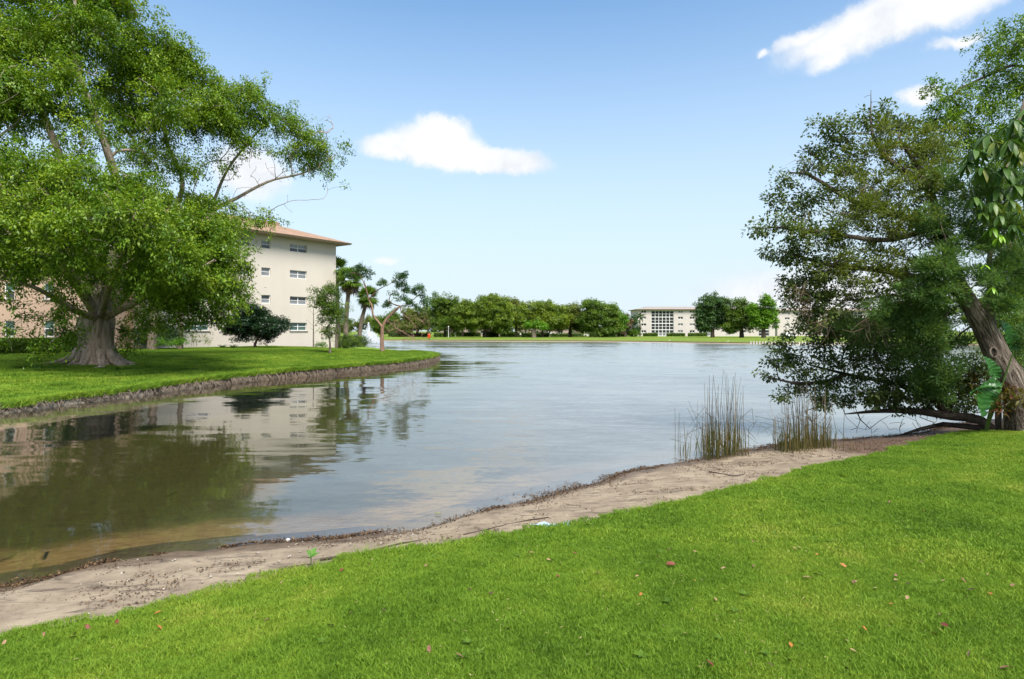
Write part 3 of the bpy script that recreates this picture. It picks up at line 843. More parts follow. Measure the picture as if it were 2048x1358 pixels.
# ---- the big spreading ficus on the peninsula
def big_ficus():
    Y0 = 31.25; base = at(192, 730, Y0)
    T = Tree('ficus_tree', base, 'huge spreading tree with fluted trunk and surface roots on the lawn across the inlet', 'tree')
    b = base
    def rel(px, py, dY=0.0): return at(px, py, Y0 + dY)
    fork = rel(200, 640)
    T.trunk([b - [0, 0, 0.2], b + [0.1, 0, 1.0], fork], [0.75, 0.72, 0.66])
    f = len(T.p) - 1
    limbs = [([fork, rel(150, 560, -1.5), rel(90, 470, -3), rel(10, 400, -4), rel(-70, 330, -5)], [0.36, 0.3, 0.24, 0.17, 0.1]),
             ([fork, rel(180, 540, 1), rel(150, 400, 2), rel(100, 260, 2.5), rel(40, 130, 3), rel(0, 20, 3)], [0.4, 0.34, 0.3, 0.24, 0.16, 0.1]),
             ([fork, rel(225, 520, 0), rel(240, 400, 0), rel(200, 260, -0.5), rel(150, 120, -1), rel(150, 0, -1)], [0.4, 0.35, 0.3, 0.24, 0.16, 0.1]),
             ([fork, rel(260, 560, 2), rel(320, 470, 4), rel(365, 370, 5), rel(330, 270, 5), rel(340, 160, 5)], [0.36, 0.3, 0.25, 0.18, 0.13, 0.07]),
             ([fork, rel(270, 570, 3), rel(350, 470, 5), rel(425, 420, 6), rel(470, 398, 6.5), rel(540, 362, 7), rel(610, 345, 7.5), rel(672, 310, 8)], [0.3, 0.26, 0.22, 0.19, 0.15, 0.1, 0.07, 0.03]),
             ([rel(420, 423, 6), rel(455, 340, 6.5), rel(510, 270, 7), rel(560, 220, 7)], [0.15, 0.11, 0.08, 0.04]),
             ([fork, rel(280, 600, -2), rel(360, 560, -3), rel(430, 520, -3.5)], [0.28, 0.22, 0.15, 0.08]),
             ([fork, rel(150, 620, -2.5), rel(80, 580, -4.5), rel(20, 560, -6)], [0.26, 0.2, 0.13, 0.07]),
             ([fork, rel(220, 570, -3), rel(250, 500, -5), rel(270, 430, -6.5)], [0.26, 0.2, 0.14, 0.08])]
    for pts, rad in limbs:
        rad = [r * 0.68 for r in rad]
        d = [np.linalg.norm(q - pts[0]) for q in T.p]; T.trunk(pts, rad, par=int(np.argmin(d)), seg=0.5)
    first = max(0, f - 2)
    # lobes: px, py, depth shift, half width px, half height px, weight
    lb = [(-60, 60, 0, 110, 70, 1), (60, 20, 1, 90, 50, 1), (160, -30, 0, 90, 60, 1), (190, 60, -1, 60, 40, 1), (20, 120, -2, 70, 40, 1), (-70, 200, -3, 100, 50, 1),
          (110, 95, 2, 60, 34, .8), (255, 105, 1, 55, 38, 1), (300, 150, 3, 70, 45, 1), (370, 130, 4, 45, 34, 1), (380, 190, 4, 55, 35, 1), (450, 190, 5, 48, 34, 1),
          (500, 175, 6, 28, 20, .8), (500, 235, 6, 50, 32, 1), (560, 240, 7, 40, 24, .8), (600, 268, 7, 42, 24, .6), (650, 300, 8, 42, 17, .5), (640, 330, 8, 34, 14, .4),
          (575, 300, 7, 40, 16, .5), (150, 205, -2, 55, 26, .8), (60, 215, -3, 60, 28, .9), (-20, 290, -4, 60, 40, 1), (250, 210, 2, 50, 24, .7), (310, 235, 3, 50, 24, .8),
          (400, 250, 5, 46, 22, .7), (160, 300, -3, 46, 18, .25), (250, 300, 0, 40, 16, .25), (50, 330, -5, 70, 34, 1), (-60, 400, -5, 80, 50, 1), (140, 350, -5, 70, 32, 1),
          (230, 370, -4, 66, 34, 1), (310, 400, 0, 60, 34, 1), (390, 395, 4, 48, 26, .8), (430, 415, 5, 40, 22, .7), (500, 430, 7, 34, 12, .4), (540, 440, 7, 26, 8, .3),
          (20, 430, -6, 80, 40, 1), (110, 430, -6.5, 60, 34, 1), (200, 440, -7, 64, 36, 1), (290, 450, -6, 64, 36, 1), (370, 450, -3, 60, 36, 1), (430, 470, -1, 52, 32, 1),
          (455, 510, -2, 42, 30, 1), (60, 500, -6, 50, 26, .7), (-30, 520, -6, 60, 34, 1), (150, 510, -6, 50, 28, .8), (340, 520, -5, 60, 36, 1), (410, 560, -3, 58, 34, 1),
          (450, 580, -2, 40, 26, .9), (275, 548, -4, 52, 28, .9), (200, 535, -1, 56, 24, .7), (325, 592, -2, 50, 22, .8), (390, 620, -2, 44, 20, .7), (300, 628, 1, 26, 14, .5),
          (252, 600, -1, 24, 10, .3), (138, 612, -2.5, 14, 8, .15), (100, 585, -4, 44, 18, .3), (40, 590, -5, 40, 16, .25), (90, 630, -4.5, 34, 14, .16), (150, 575, -2, 34, 14, .4),
          (146, 668, -2.5, 10, 9, .25), (95, 690, -4.5, 16, 14, .4), (20, 655, -5, 26, 14, .3), (268, 690, 1.0, 16, 14, .6), (246, 660, 0, 9, 8, .2), (130, 660, -4, 22, 14, .35),
          (300, 640, -1, 34, 16, .6), (350, 640, -2, 30, 12, .4), (470, 545, -2, 26, 20, .6), (300, 330, 2, 50, 26, .5), (90, 270, 3, 60, 20, .25), (200, 160, 3, 60, 30, .8), (60, 70, -2, 70, 40, .9), (120, 150, -3, 60, 34, .8), (220, 20, 1, 46, 40, .9), (260, 60, 2, 34, 26, .8), (330, 110, 3, 46, 30, .9), (330, 200, 0, 56, 34, .8), (420, 220, 4, 50, 30, .8), (0, 180, -4, 70, 40, .9), (180, 245, -3, 60, 24, .35), (250, 255, 2, 60, 24, .4), (350, 315, 3, 46, 24, .3), (90, 380, -6, 60, 30, .8), (300, 275, 4, 46, 22, .3), (470, 260, 5, 40, 22, .6), (440, 320, 5, 36, 20, .35), (400, 335, 4, 36, 20, .3), (462, 460, 0, 34, 26, 1), (470, 590, -1.5, 26, 20, .8), (440, 625, -1.5, 34, 16, .7), (420, 520, -2, 50, 34, 1), (350, 570, -2.5, 56, 34, 1), (300, 510, -3, 50, 34, 1), (370, 490, 2, 60, 40, 1), (430, 560, 2, 50, 40, 1), (330, 540, 3, 60, 40, 1), (260, 480, 2, 60, 40, .9), (120, 525, 2, 60, 30, .8), (40, 515, -2, 60, 34, .8), (100, 470, 1, 60, 40, .9), (180, 480, 2, 60, 36, .8)]
    lobes = [lobe(px, py, Y0 + dy, w * 0.95, h * 1.22, w * 0.95, g) for px, py, dy, w, h, g in lb]
    for c in sorted([l[0] for l in lobes], key=lambda q: np.linalg.norm(q - fork)): T.attach(c, 0.5, 0.08, 0.12, 0.05, first)
    C1, O1 = soft_sprays(fracture(lobes, 4, 0.58, 0.8), 2.6, 0.5); C2, O2 = soft_sprays(lobes, 1.7, 0.6); C = np.vstack([C1, C2]); O = np.vstack([O1, O2])
    T.twigs(C[rng.random(len(C)) < 0.2], 0.6, 0.1, 0.02, first, 5)
    out = rng.random(len(C)) < 0.02; T.twigs(C[out] + O[out] * rng.uniform(0.3, 0.9, (out.sum(), 1)) + [0, -0.3, 0], 0.5, 0.16, 0.05, first, 2)
    # bare twigs hanging off the long bough
    for px, py, dy in ((600, 400, 7), (640, 398, 7), (585, 425, 7), (655, 372, 8), (575, 390, 7), (630, 350, 8), (690, 372, 8), (480, 300, 6), (520, 300, 6.5), (545, 310, 7), (460, 360, 6), (500, 350, 6), (595, 320, 7)):
        T.attach(rel(px, py, dy), 0.35, 0.1, 0.02, -0.12, first)
    for _ in range(130):
        t_ = rng.random(); px = 420 + 250 * t_; py = 395 - 90 * t_ + rng.uniform(-85, 25); T.attach(rel(px, py, 5 + 3 * t_ + rng.normal(0, .8)), 0.35, 0.09, 0.02, 0.03, first)
    T.branches(M['bark_ficus'], 0.011, 2.2, name='branches', maxr=0.2)
    sv = 0.16 * vnoise(C, 0.4, 77) + 0.12 * vnoise(C, 1.1, 78) + 0.03
    # leafier, lighter outside; a share of sprays sparse
    big = rng.random(len(C)) < 0.8
    A = feather_sprays(C[big], O[big], 64, 0.85, 0.17, 0.145, 0.072, 0.50, 0.17, sv[big])
    B = feather_sprays(C[~big], O[~big], 30, 1.1, 0.22, 0.145, 0.07, 0.6, 0.2, sv[~big])
    tuft = np.array([rel(700, 300, 8), rel(690, 370, 8), rel(685, 290, 8), rel(665, 330, 8), rel(590, 205, 7), rel(535, 150, 6), rel(515, 195, 6), rel(320, 42, 2), rel(318, 60, 2), rel(370, 75, 3)])
    Cc = spray_leaves(tuft, nrm(tuft - fork), 40, 0.36, 0.6, 0.15, 0.075, 0.3)
    T.leaves('crown', *cat(A, B, Cc), M['ficus_leaf'])
    # fluted trunk with buttresses, then roots running over the ground
    nr, nc = 26, 72; th = np.linspace(0, 2 * math.pi, nc, endpoint=False)
    V = []
    fl = 0.5 * np.sin(th * 5 + 0.6) + 0.35 * np.sin(th * 9 + 2.1) + 0.25 * np.sin(th * 14 + 1.0) + 0.15 * np.sin(th * 23)
    for i in range(nr):
        t = i / (nr - 1); z = -0.15 + 2.55 * t
        r0 = 0.64 + 0.5 * math.exp(-max(z, 0) / 0.32) + 0.08 * t
        amp = 0.05 + 0.16 * math.exp(-max(z, 0) / 0.5)
        tw = th + 0.12 * t
        rr = r0 + amp * (fl * (0.8 + 0.4 * np.sin(3 * t + th * 2))) + 0.03 * np.sin(th * 31 + 5 * t)
        V.append(np.c_[np.cos(tw) * rr * 1.12, np.sin(tw) * rr, np.full(nc, z)])
    V = np.vstack(V); i, j = np.meshgrid(np.arange(nr - 1), np.arange(nc), indexing='ij'); j2 = (j + 1) % nc
    Q = np.stack([i * nc + j, i * nc + j2, (i + 1) * nc + j2, (i + 1) * nc + j], -1).reshape(-1, 4)
    V = V + 0.02 * np.c_[vnoise(V, 4, 1), vnoise(V, 4, 2), vnoise(V, 4, 3)]
    obj('trunk', mesh_np('trunk', V, Q, M['bark_ficus'], True), T.root)
    for k in range(30):
        a = rng.random() * 6.283 if k > 13 else math.pi * (0.85 + 1.35 * k / 13)
        ln = 0.6 + 0.9 * rng.random() + (0.9 if abs(math.cos(a) + 1) < 0.4 else 0)
        a2 = a; pts = []
        for s in np.linspace(0, 1, 9):
            a2 += rng.normal(0, 0.05); rr = 0.6 + 0.35 * s + ln * s
            xy = np.array([math.cos(a2) * rr * 1.1, math.sin(a2) * rr])
            zg = pen_z([base[:2] + xy])[0] - base[2]
            pts.append((xy[0], xy[1], max(zg - 0.01, 0.95 * math.exp(-s * 5.5) + zg * 0.9 - 0.04 * s)))
        MB().tube(pts, np.linspace(0.11 + 0.05 * rng.random(), 0.015, 9), 7).build('root', M['bark_ficus'], T.root, True)
big_ficus()

def shrub_mass(name, base, label, lobes, mat, per=3.0, n=40, r=0.25, L=0.08, W=0.045, catg='shrub', group=None, var0=0.5, flat=0.7, core=None, lowcut=-0.3):
    T = Tree(name, base, label, catg, group)
    b = np.array(base, float)
    T.node(b, -1); 
    for l in lobes: T.attach(l[0], 0.3, 0.05, 0.1)
    C, O, ids = sprays_in(lobes, per, 0.45, lowcut)
    T.twigs(C[rng.random(len(C)) < 0.25], 0.4, 0.06, 0.05)
    T.branches(M['bark_grey'], 0.006, name='stems', maxr=0.05)
    T.leaves('foliage', *spray_leaves(C, O, n, r, flat, L, W, 0.2, var0=var0), mat)
    return T

# ---- mid-ground plants on the peninsula
def pz(x, y): return float(pen_z([(x, y)])[0])
def ground_at(px, Y): x = (px - 1024) / F * Y; return np.array([x, Y, pz(x, Y)])

def midground():
    # dark round-headed tree in front of the beige wall
    Y = 55.5; b = ground_at(510, Y)
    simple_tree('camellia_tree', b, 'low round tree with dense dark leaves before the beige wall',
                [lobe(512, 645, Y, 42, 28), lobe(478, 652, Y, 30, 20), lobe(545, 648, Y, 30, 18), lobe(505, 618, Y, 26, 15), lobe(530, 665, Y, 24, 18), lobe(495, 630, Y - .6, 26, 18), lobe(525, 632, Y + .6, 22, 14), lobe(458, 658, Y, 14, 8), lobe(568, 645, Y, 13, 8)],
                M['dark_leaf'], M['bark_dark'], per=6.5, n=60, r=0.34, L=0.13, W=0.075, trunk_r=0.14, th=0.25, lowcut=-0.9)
    # slim young tree
    Y = 47.5; b = ground_at(660, Y)
    simple_tree('young_tree', b, 'slim young tree with loose upright crown beside the clipped hedge',
                [lobe(652, 575, Y, 22, 16), lobe(640, 595, Y, 20, 14), lobe(662, 600, Y, 22, 18), lobe(650, 622, Y, 22, 16), lobe(672, 628, Y, 20, 18), lobe(660, 648, Y, 20, 14, g=.6), lobe(650, 668, Y, 12, 10, g=.3), lobe(632, 580, Y, 10, 7, g=.6), lobe(668, 580, Y, 12, 12, g=.8)],
                M['oak_leaf'], M['bark_grey'], per=4.0, n=46, r=0.32, L=0.14, W=0.07, trunk_r=0.085, th=0.55, lowcut=-0.9)
    Y = 60; b = ground_at(673, Y)
    simple_tree('young_tree', b, 'thin trunked young tree standing just behind the slim one',
                [lobe(678, 610, Y, 20, 18), lobe(682, 640, Y, 16, 16), lobe(672, 655, Y, 12, 10, g=.5), lobe(690, 625, Y, 14, 12, g=.6)], M['oak_leaf'], M['bark_grey'], per=1.8, n=36, r=0.36, L=0.15, W=0.07, trunk_r=0.12, th=0.8)
    # bare sapling
    Y = 58; b = ground_at(627, Y); T = Tree('bare_sapling', b, 'leafless thin sapling against the beige wall', 'sapling')
    T.trunk([b - [0, 0, .1], at(627, 660, Y), at(627, 615, Y)], [0.07, 0.05, 0.02])
    for q in ((616, 618), (638, 622), (612, 640), (642, 640), (618, 655), (637, 660), (622, 608), (631, 604), (640, 650)): T.attach(at(*q, Y), 0.3, 0.05, 0.6, 0.0, 3)
    T.branches(M['bark_grey'], 0.012)
    # twisted, half bare tree at the point
    Y = 55.8; b = ground_at(765, Y); T = Tree('twisted_tree', b, 'half bare tree with reddish forked trunk leaning over the point', 'tree')
    q = lambda px, py, d=0: at(px, py, Y + d)
    T.trunk([b - [0, 0, .15], q(764, 680), q(765, 655)], [0.30, 0.23, 0.21]); f = len(T.p) - 1
    T.trunk([q(765, 655), q(756, 643), q(746, 630), q(744, 612), q(738, 600, .5), q(735, 588, .5), q(728, 560, .5)], [0.15, 0.15, 0.13, 0.11, 0.09, 0.07, 0.03], par=f)
    T.trunk([q(765, 655), q(772, 640), q(786, 625), q(800, 612)], [0.17, 0.17, 0.16, 0.13], par=f); g = len(T.p) - 1
    k = int(np.argmin([np.linalg.norm(x - q(738, 600, .5)) for x in T.p]))
    T.trunk([q(738, 600, .5), q(752, 583), q(764, 575), q(780, 568)], [0.09, 0.07, 0.05, 0.03], par=k)
    T.trunk([q(735, 588, .5), q(726, 562), q(718, 548), q(700, 546)], [0.06, 0.05, 0.045, 0.03], par=k)
    T.trunk([q(800, 612), q(785, 608), q(778, 600), q(780, 592), q(795, 580)], [0.08, 0.07, 0.06, 0.05, 0.03], par=g)
    T.trunk([q(800, 612), q(803, 624), q(815, 636), q(828, 648), q(834, 664)], [0.06, 0.055, 0.05, 0.04, 0.02], par=g)
    T.trunk([q(800, 612), q(815, 610), q(830, 596), q(842, 585)], [0.07, 0.06, 0.05, 0.03], par=g)
    T.trunk([q(768, 648), q(776, 641), q(785, 652), q(796, 658), q(820, 672), q(835, 680)], [0.06, 0.06, 0.055, 0.05, 0.035, 0.015], par=f)
    n0 = len(T.p)
    for px, py in [(790, 558), (800, 552), (812, 565), (785, 575), (800, 588), (770, 560), (815, 585), (835, 575), (850, 580), (842, 595), (828, 600), (857, 592), (720, 535), (735, 540), (708, 540), (700, 552), (745, 545), (776, 606)]:
        T.attach(q(px, py, rng.normal(0, .4)), 0.3, 0.1, 0.05, 0.05, 6)
    for _ in range(230):
        px = rng.uniform(772, 862); py = rng.uniform(625, 684) if px > 800 else rng.uniform(640, 668)
        T.attach(q(px, py, rng.normal(0, .7)), 0.3, 0.16, 0.03, 0.15, f)
    T.rad = [r * 0.72 for r in T.rad]; T.branches(M['bark_red'], 0.010, name='trunk', maxr=0.05)
    lobes = [lobe(795, 558, Y, 22, 11), lobe(805, 572, Y, 15, 9), lobe(795, 592, Y, 18, 9, g=.7), lobe(768, 563, Y, 9, 6, g=.6), lobe(838, 580, Y, 17, 9), lobe(852, 592, Y, 10, 12, g=.6), lobe(845, 612, Y, 14, 14, g=.4), lobe(725, 535, Y + .5, 18, 8), lobe(740, 545, Y + .5, 10, 9), lobe(708, 545, Y, 15, 8, g=.6), lobe(776, 606, Y, 6, 3), lobe(820, 605, Y, 8, 6, g=.5)]
    C, O, _ = sprays_in(fracture(lobes, 6, .42, 1.05), 3.6, 0.2, -1)
    T.leaves('crown', *spray_leaves(C, O, 36, 0.3, 0.7, 0.14, 0.085, 0.3), M['blue_leaf'])
    # clipped hedge by the palms, small shrubs at the wall
    Y = 62; b = ground_at(705, Y)
    shrub_mass('hedge', b, 'rounded clipped hedge at the water side of the palms', [lobe(685, 681, Y, 18, 11), lobe(705, 680, Y, 20, 12), lobe(725, 682, Y, 16, 10), lobe(693, 683, Y - 1, 20, 10), lobe(716, 683, Y - 1, 20, 10)], M['oak_leaf'], per=4, n=50, r=0.28, L=0.11, W=0.06, catg='hedge', lowcut=-1)
    Y = 62; b = ground_at(640, Y)
    shrub_mass('shrub', b, 'small green shrub at the foot of the beige wall near the bare sapling', [lobe(642, 688, Y, 10, 5), lobe(648, 690, Y, 8, 4)], M['bright_leaf'], per=5, n=40, r=0.25, L=0.11, W=0.06)
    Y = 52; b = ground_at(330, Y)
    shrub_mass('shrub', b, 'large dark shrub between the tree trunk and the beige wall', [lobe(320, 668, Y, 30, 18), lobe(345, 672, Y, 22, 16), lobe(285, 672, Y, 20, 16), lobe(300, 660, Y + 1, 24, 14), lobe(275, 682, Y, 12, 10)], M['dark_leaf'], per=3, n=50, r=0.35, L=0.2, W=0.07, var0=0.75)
    Y = 50.5; b = ground_at(345, Y)
    shrub_mass('shrub', b, 'low light green mound beside a palm trunk', [lobe(340, 684, Y, 22, 10), lobe(330, 688, Y, 16, 7), lobe(362, 686, Y, 14, 8)], M['bright_leaf'], per=4, n=45, r=0.25, L=0.12, W=0.05)
    Y = 51
    for k, (px, h, r_, lb) in enumerate(((304, 545, 0.32, 'smooth grey palm trunk behind the dark shrub'), (359, 555, 0.2, 'thin palm trunk next to the light green mound'))):
        b = ground_at(px, Y + k); T = Tree('palm_tree', b, lb, 'palm')
        T.trunk([b - [0, 0, .1], at(px + 3, 640, Y + k), at(px - 4, h, Y + k)], [r_ * 1.3, r_, r_ * 0.9]); T.branches(M['bark_grey'], 0.02)
        top = np.array(T.p[-1]); C = top + rng.normal(0, 0.8, (26, 3)) + [0, 0, 0.9]
        T.leaves('crown', *spray_leaves(C, nrm(C - top), 26, 0.6, 0.8, 0.9, 0.06, 0.5), M['oak_leaf'])
    # two thin plants and small agaves in the bed along the wall
    for px, py, w, lb in ((388, 672, 8, 'thin yellowish shrub below the ground floor window'), (416, 678, 7, 'thin upright plant right of the ground floor window')):
        Y = 51.5; b = ground_at(px, Y)
        shrub_mass('shrub', b, lb, [lobe(px, py, Y, w, 9), lobe(px + 3, py + 7, Y, w * .8, 6)], M['yellow_leaf'], per=3, n=22, r=0.25, L=0.2, W=0.04)
    for px, lb in ((445, 'left of the two small agaves at the wall'), (467, 'small agave at the wall nearest the dark round tree')):
        Y = 54.5; b = ground_at(px, Y); n = 12
        a = np.linspace(0, 6.283, n, endpoint=False); D = np.c_[np.cos(a), np.sin(a), 0.9 + 0.5 * rng.random(n)]
        me = leaf_mesh('agave', np.zeros((n, 3)), D, np.tile([0, 0, 1.0], (n, 1)) + 0.01, 0.6, 0.09, rng.random(n), M['blue_leaf'])
        tag(obj('agave', me, None, b), lb, 'agave', 'agaves at the wall')
    # clipped hedge in front of the pink building
    b = ground_at(70, 40.5)
    T = Tree('hedge', b, 'long clipped dark hedge in front of the pink building', 'hedge')
    n = 9000; a0 = at(-60, 700, 39); a1 = at(172, 693, 44.5)
    t = rng.random(n); A = a0[None] * (1 - t[:, None]) + a1[None] * t[:, None]
    dv = nrm(a1[:2] - a0[:2]); nv = np.array([dv[1], -dv[0]])
    face = rng.random(n) < 0.7
    off = np.where(face, 0.45, rng.uniform(-0.45, 0.45, n)); zz = np.where(face, rng.random(n) * 0.95, 0.95) + rng.normal(0, 0.03, n)
    P = np.c_[A[:, :2] + nv * off[:, None] + rng.normal(0, 0.03, (n, 2)), pen_z(A) + zz]
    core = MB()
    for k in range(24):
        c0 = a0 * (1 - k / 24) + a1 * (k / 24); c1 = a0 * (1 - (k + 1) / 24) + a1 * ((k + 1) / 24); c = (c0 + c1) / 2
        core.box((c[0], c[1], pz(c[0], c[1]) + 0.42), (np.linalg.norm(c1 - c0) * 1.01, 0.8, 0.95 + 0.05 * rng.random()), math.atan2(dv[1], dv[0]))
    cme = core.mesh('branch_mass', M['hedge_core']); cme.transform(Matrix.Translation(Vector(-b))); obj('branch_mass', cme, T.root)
    T.leaves('foliage', P, rng.normal(size=(n, 3)) + np.r_[nv, 0.2] * 0.6, rng.normal(size=(n, 3)) + np.r_[nv, 0.8], 0.15, 0.09, np.clip(rng.normal(0.5, 0.22, n), 0, 1), M['oak_leaf'])
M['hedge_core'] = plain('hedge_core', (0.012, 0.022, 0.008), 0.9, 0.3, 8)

# ---- sabal palms
def fan_frond(name, mat):
    n = 15; V, Fc = [], []
    pts = [(0, 0, 0), (0.35, 0, 0.05), (0.7, 0, 0.06)]
    V += [(0, -0.02, 0), (0, 0.02, 0), (0.7, 0.012, 0.06), (0.7, -0.012, 0.06)]; Fc.append((0, 1, 2, 3))
    c = np.array([0.7, 0, 0.06])
    for k in range(n):
        a = math.radians(-115 + 230 * k / (n - 1)); l = 0.95 * (0.75 + 0.25 * math.cos(a * 0.8)); w = 0.075
        d = np.array([math.cos(a), math.sin(a), 0]); s = np.array([-d[1], d[0], 0])
        m = c + d * l * 0.55 + np.array([0, 0, -0.03 - 0.05 * abs(math.sin(a))]); tpt = c + d * l + np.array([0, 0, -0.22 - 0.1 * rng.random()])
        i = len(V); V += [tuple(c - s * 0.01), tuple(m - s * w), tuple(tpt), tuple(m + s * w)]; Fc.append((i, i + 1, i + 2, i + 3))
    return mesh_np(name, V, np.array(Fc), mat, False, {'var': ('FACE', np.clip(rng.normal(0.5, 0.2, len(Fc)), 0, 1))})

def palms():
    green = [fan_frond('frond', M['oak_leaf']) for _ in range(2)]; dead = fan_frond('dead_frond', M['brown_leaf'])
    spec = [(672, 536, 70, 676, 0.9, 'tallest cabbage palm, close against the corner of the beige building'), (699, 556, 68, 691, 1.0, 'leaning cabbage palm between the hedge and the fountain'),
            (735, 590, 78, 718, 0.95, 'shorter cabbage palm leaning over beside the fountain')]
    for px, py, Y, bx, sc, lb in spec:
        x = (bx - 1024) / F * Y; b = np.array([x, Y, max(pz(x, Y), 0.3)]); top = at(px, py + 8, Y)
        R = empty('palm_tree', b); tag(R, lb, 'palm', 'palms by the beige building')
        mid = (b + top) / 2 + [0.25 * (top[0] - b[0]) * -1, 0, 0]
        C = catmull([b - [0, 0, .1], mid, top], 14) - b
        MB().tube(C, np.linspace(0.27, 0.2, 14) + 0.02 * rng.random(14), 10).build('trunk', M['bark_grey'], R, True)
        boot = MB()
        for k in range(22):
            a = k * 2.4; z = -1.2 * rng.random(); d = np.array([math.cos(a), math.sin(a), 0.9])
            p0 = top - b + [0, 0, z]; boot.tube([p0 + d * 0.12, p0 + d * 0.45], [0.05, 0.02], 4)
        boot.build('boots', M['dead_twig'], R)
        for k in range(38):
            isd = k >= 32
            o = obj('frond', dead if isd else green[k % 2], R)
            a = k * 2.39996; el = (-1.15 + 0.25 * rng.random()) if isd else 1.25 - 1.9 * (k / 32) + 0.15 * rng.normal()
            o.location = Vector(top - b + [0, 0, 0.15 + 0.25 * math.sin(max(el, 0))])
            o.rotation_euler = (rng.normal(0, 0.3), -el, a); s = sc * rng.uniform(0.95, 1.25); o.scale = (s, s, s)
            if isd: o['label'] = 'brown hanging dead frond'
midground()
palms()


# ------------------------------------------------------------------ buildings
def stucco(name, c):
    m, t, out = new_mat(name)
    p = pos(t)
    n = t.noise(p, 0.35, 5, 0.65).outputs[0]; n2 = t.noise(t.mapping(p, scale=(1, 1, 0.12)), 1.3, 4, 0.6).outputs[0]
    c = np.array(c)
    col = t.ramp(t.math('ADD', t.math('MULTIPLY', n, 0.6), t.math('MULTIPLY', n2, 0.4)), [(0.25, tuple(c * 0.9)), (0.7, tuple(c))])
    principled(t, out, col, 0.85, 0.2, bump(t, t.noise(p, 25.0, 4).outputs[0], 0.25, 0.02))
    return m
M['beige'] = stucco('beige_stucco', (0.58, 0.525, 0.455))
M['pink'] = stucco('pink_stucco', (0.47, 0.33, 0.25))
M['far_pink'] = stucco('far_stucco', (0.55, 0.50, 0.475))
M['low_pink'] = stucco('low_stucco', (0.36, 0.27, 0.24))
M['soffit'] = plain('soffit', (0.36, 0.27, 0.2), 0.7, 0.05)
M['white_paint'] = plain('white_paint', (0.78, 0.77, 0.75), 0.5, 0.05)
M['sill'] = plain('sill', (0.42, 0.38, 0.33), 0.8, 0.1)

def shingle_mat(name, c0, c1):
    m, t, out = new_mat(name)
    p = pos(t); sep = t.node('ShaderNodeSeparateXYZ', ins={0: p})
    rows = t.noise(t.mapping(p, scale=(1.2, 1.2, 9.0)), 1.6, 5, 0.7).outputs[0]
    n = t.noise(p, 0.6, 4).outputs[0]
    col = t.ramp(t.math('ADD', t.math('MULTIPLY', rows, 0.7), t.math('MULTIPLY', n, 0.3)), [(0.3, c0), (0.7, c1)])
    principled(t, out, col, 0.85, 0.2, bump(t, rows, 0.6, 0.06))
    return m
M['shingle'] = shingle_mat('shingle', (0.20, 0.125, 0.085), (0.37, 0.245, 0.17))
M['far_roof'] = shingle_mat('far_roof', (0.24, 0.20, 0.18), (0.36, 0.31, 0.28))

def glass_mat(name, c, rough=0.08):
    m, t, out = new_mat(name)
    n = t.noise(pos(t), 1.1, 2).outputs[0]
    col = t.ramp(n, [(0.3, tuple(np.array(c) * 0.7)), (0.7, c)])
    principled(t, out, col, rough, 0.6)
    return m
M['glass_dark'] = glass_mat('glass_dark', (0.035, 0.04, 0.045))
M['glass_blind'] = glass_mat('glass_blind', (0.22, 0.235, 0.25), 0.25)
M['glass_teal'] = glass_mat('glass_teal', (0.06, 0.12, 0.11))

class Frame3:
    """a wall's own axes: u along it, n out of it, z up"""
    def __init__(self, o, u): self.o = np.array(o, float); self.u = nrm(np.array([u[0], u[1], 0.0])); self.n = np.array([self.u[1], -self.u[0], 0.0])
    def __call__(self, u, z, d=0.0): return self.o + self.u * u + self.n * d + np.array([0, 0, z])

def wall_holes(mb, fr, u0, u1, z0, z1, holes, depth=0.12):
    us = sorted({u0, u1, *[h[0] for h in holes], *[h[1] for h in holes]}); zs = sorted({z0, z1, *[h[2] for h in holes], *[h[3] for h in holes]})
    for a, b in zip(us[:-1], us[1:]):
        for c, d in zip(zs[:-1], zs[1:]):
            m = ((a + b) / 2, (c + d) / 2)
            if any(h[0] < m[0] < h[1] and h[2] < m[1] < h[3] for h in holes): continue
            mb.quad(fr(a, c), fr(b, c), fr(b, d), fr(a, d))
    for a, b, c, d in [h[:4] for h in holes]:
        mb.quad(fr(a, c), fr(a, c, -depth), fr(a, d, -depth), fr(a, d)); mb.quad(fr(b, c, -depth), fr(b, c), fr(b, d), fr(b, d, -depth))
        mb.quad(fr(a, d), fr(a, d, -depth), fr(b, d, -depth), fr(b, d)); mb.quad(fr(a, c, -depth), fr(a, c), fr(b, c), fr(b, c, -depth))

def bar(mb, fr, a, b, c, d, n0, n1):
    P = [fr(a, c, n0), fr(b, c, n0), fr(b, d, n0), fr(a, d, n0), fr(a, c, n1), fr(b, c, n1), fr(b, d, n1), fr(a, d, n1)]
    mb.add(P, [(0, 1, 2, 3)[::-1], (4, 5, 6, 7), (0, 1, 5, 4), (1, 2, 6, 5), (2, 3, 7, 6), (3, 0, 4, 7)])

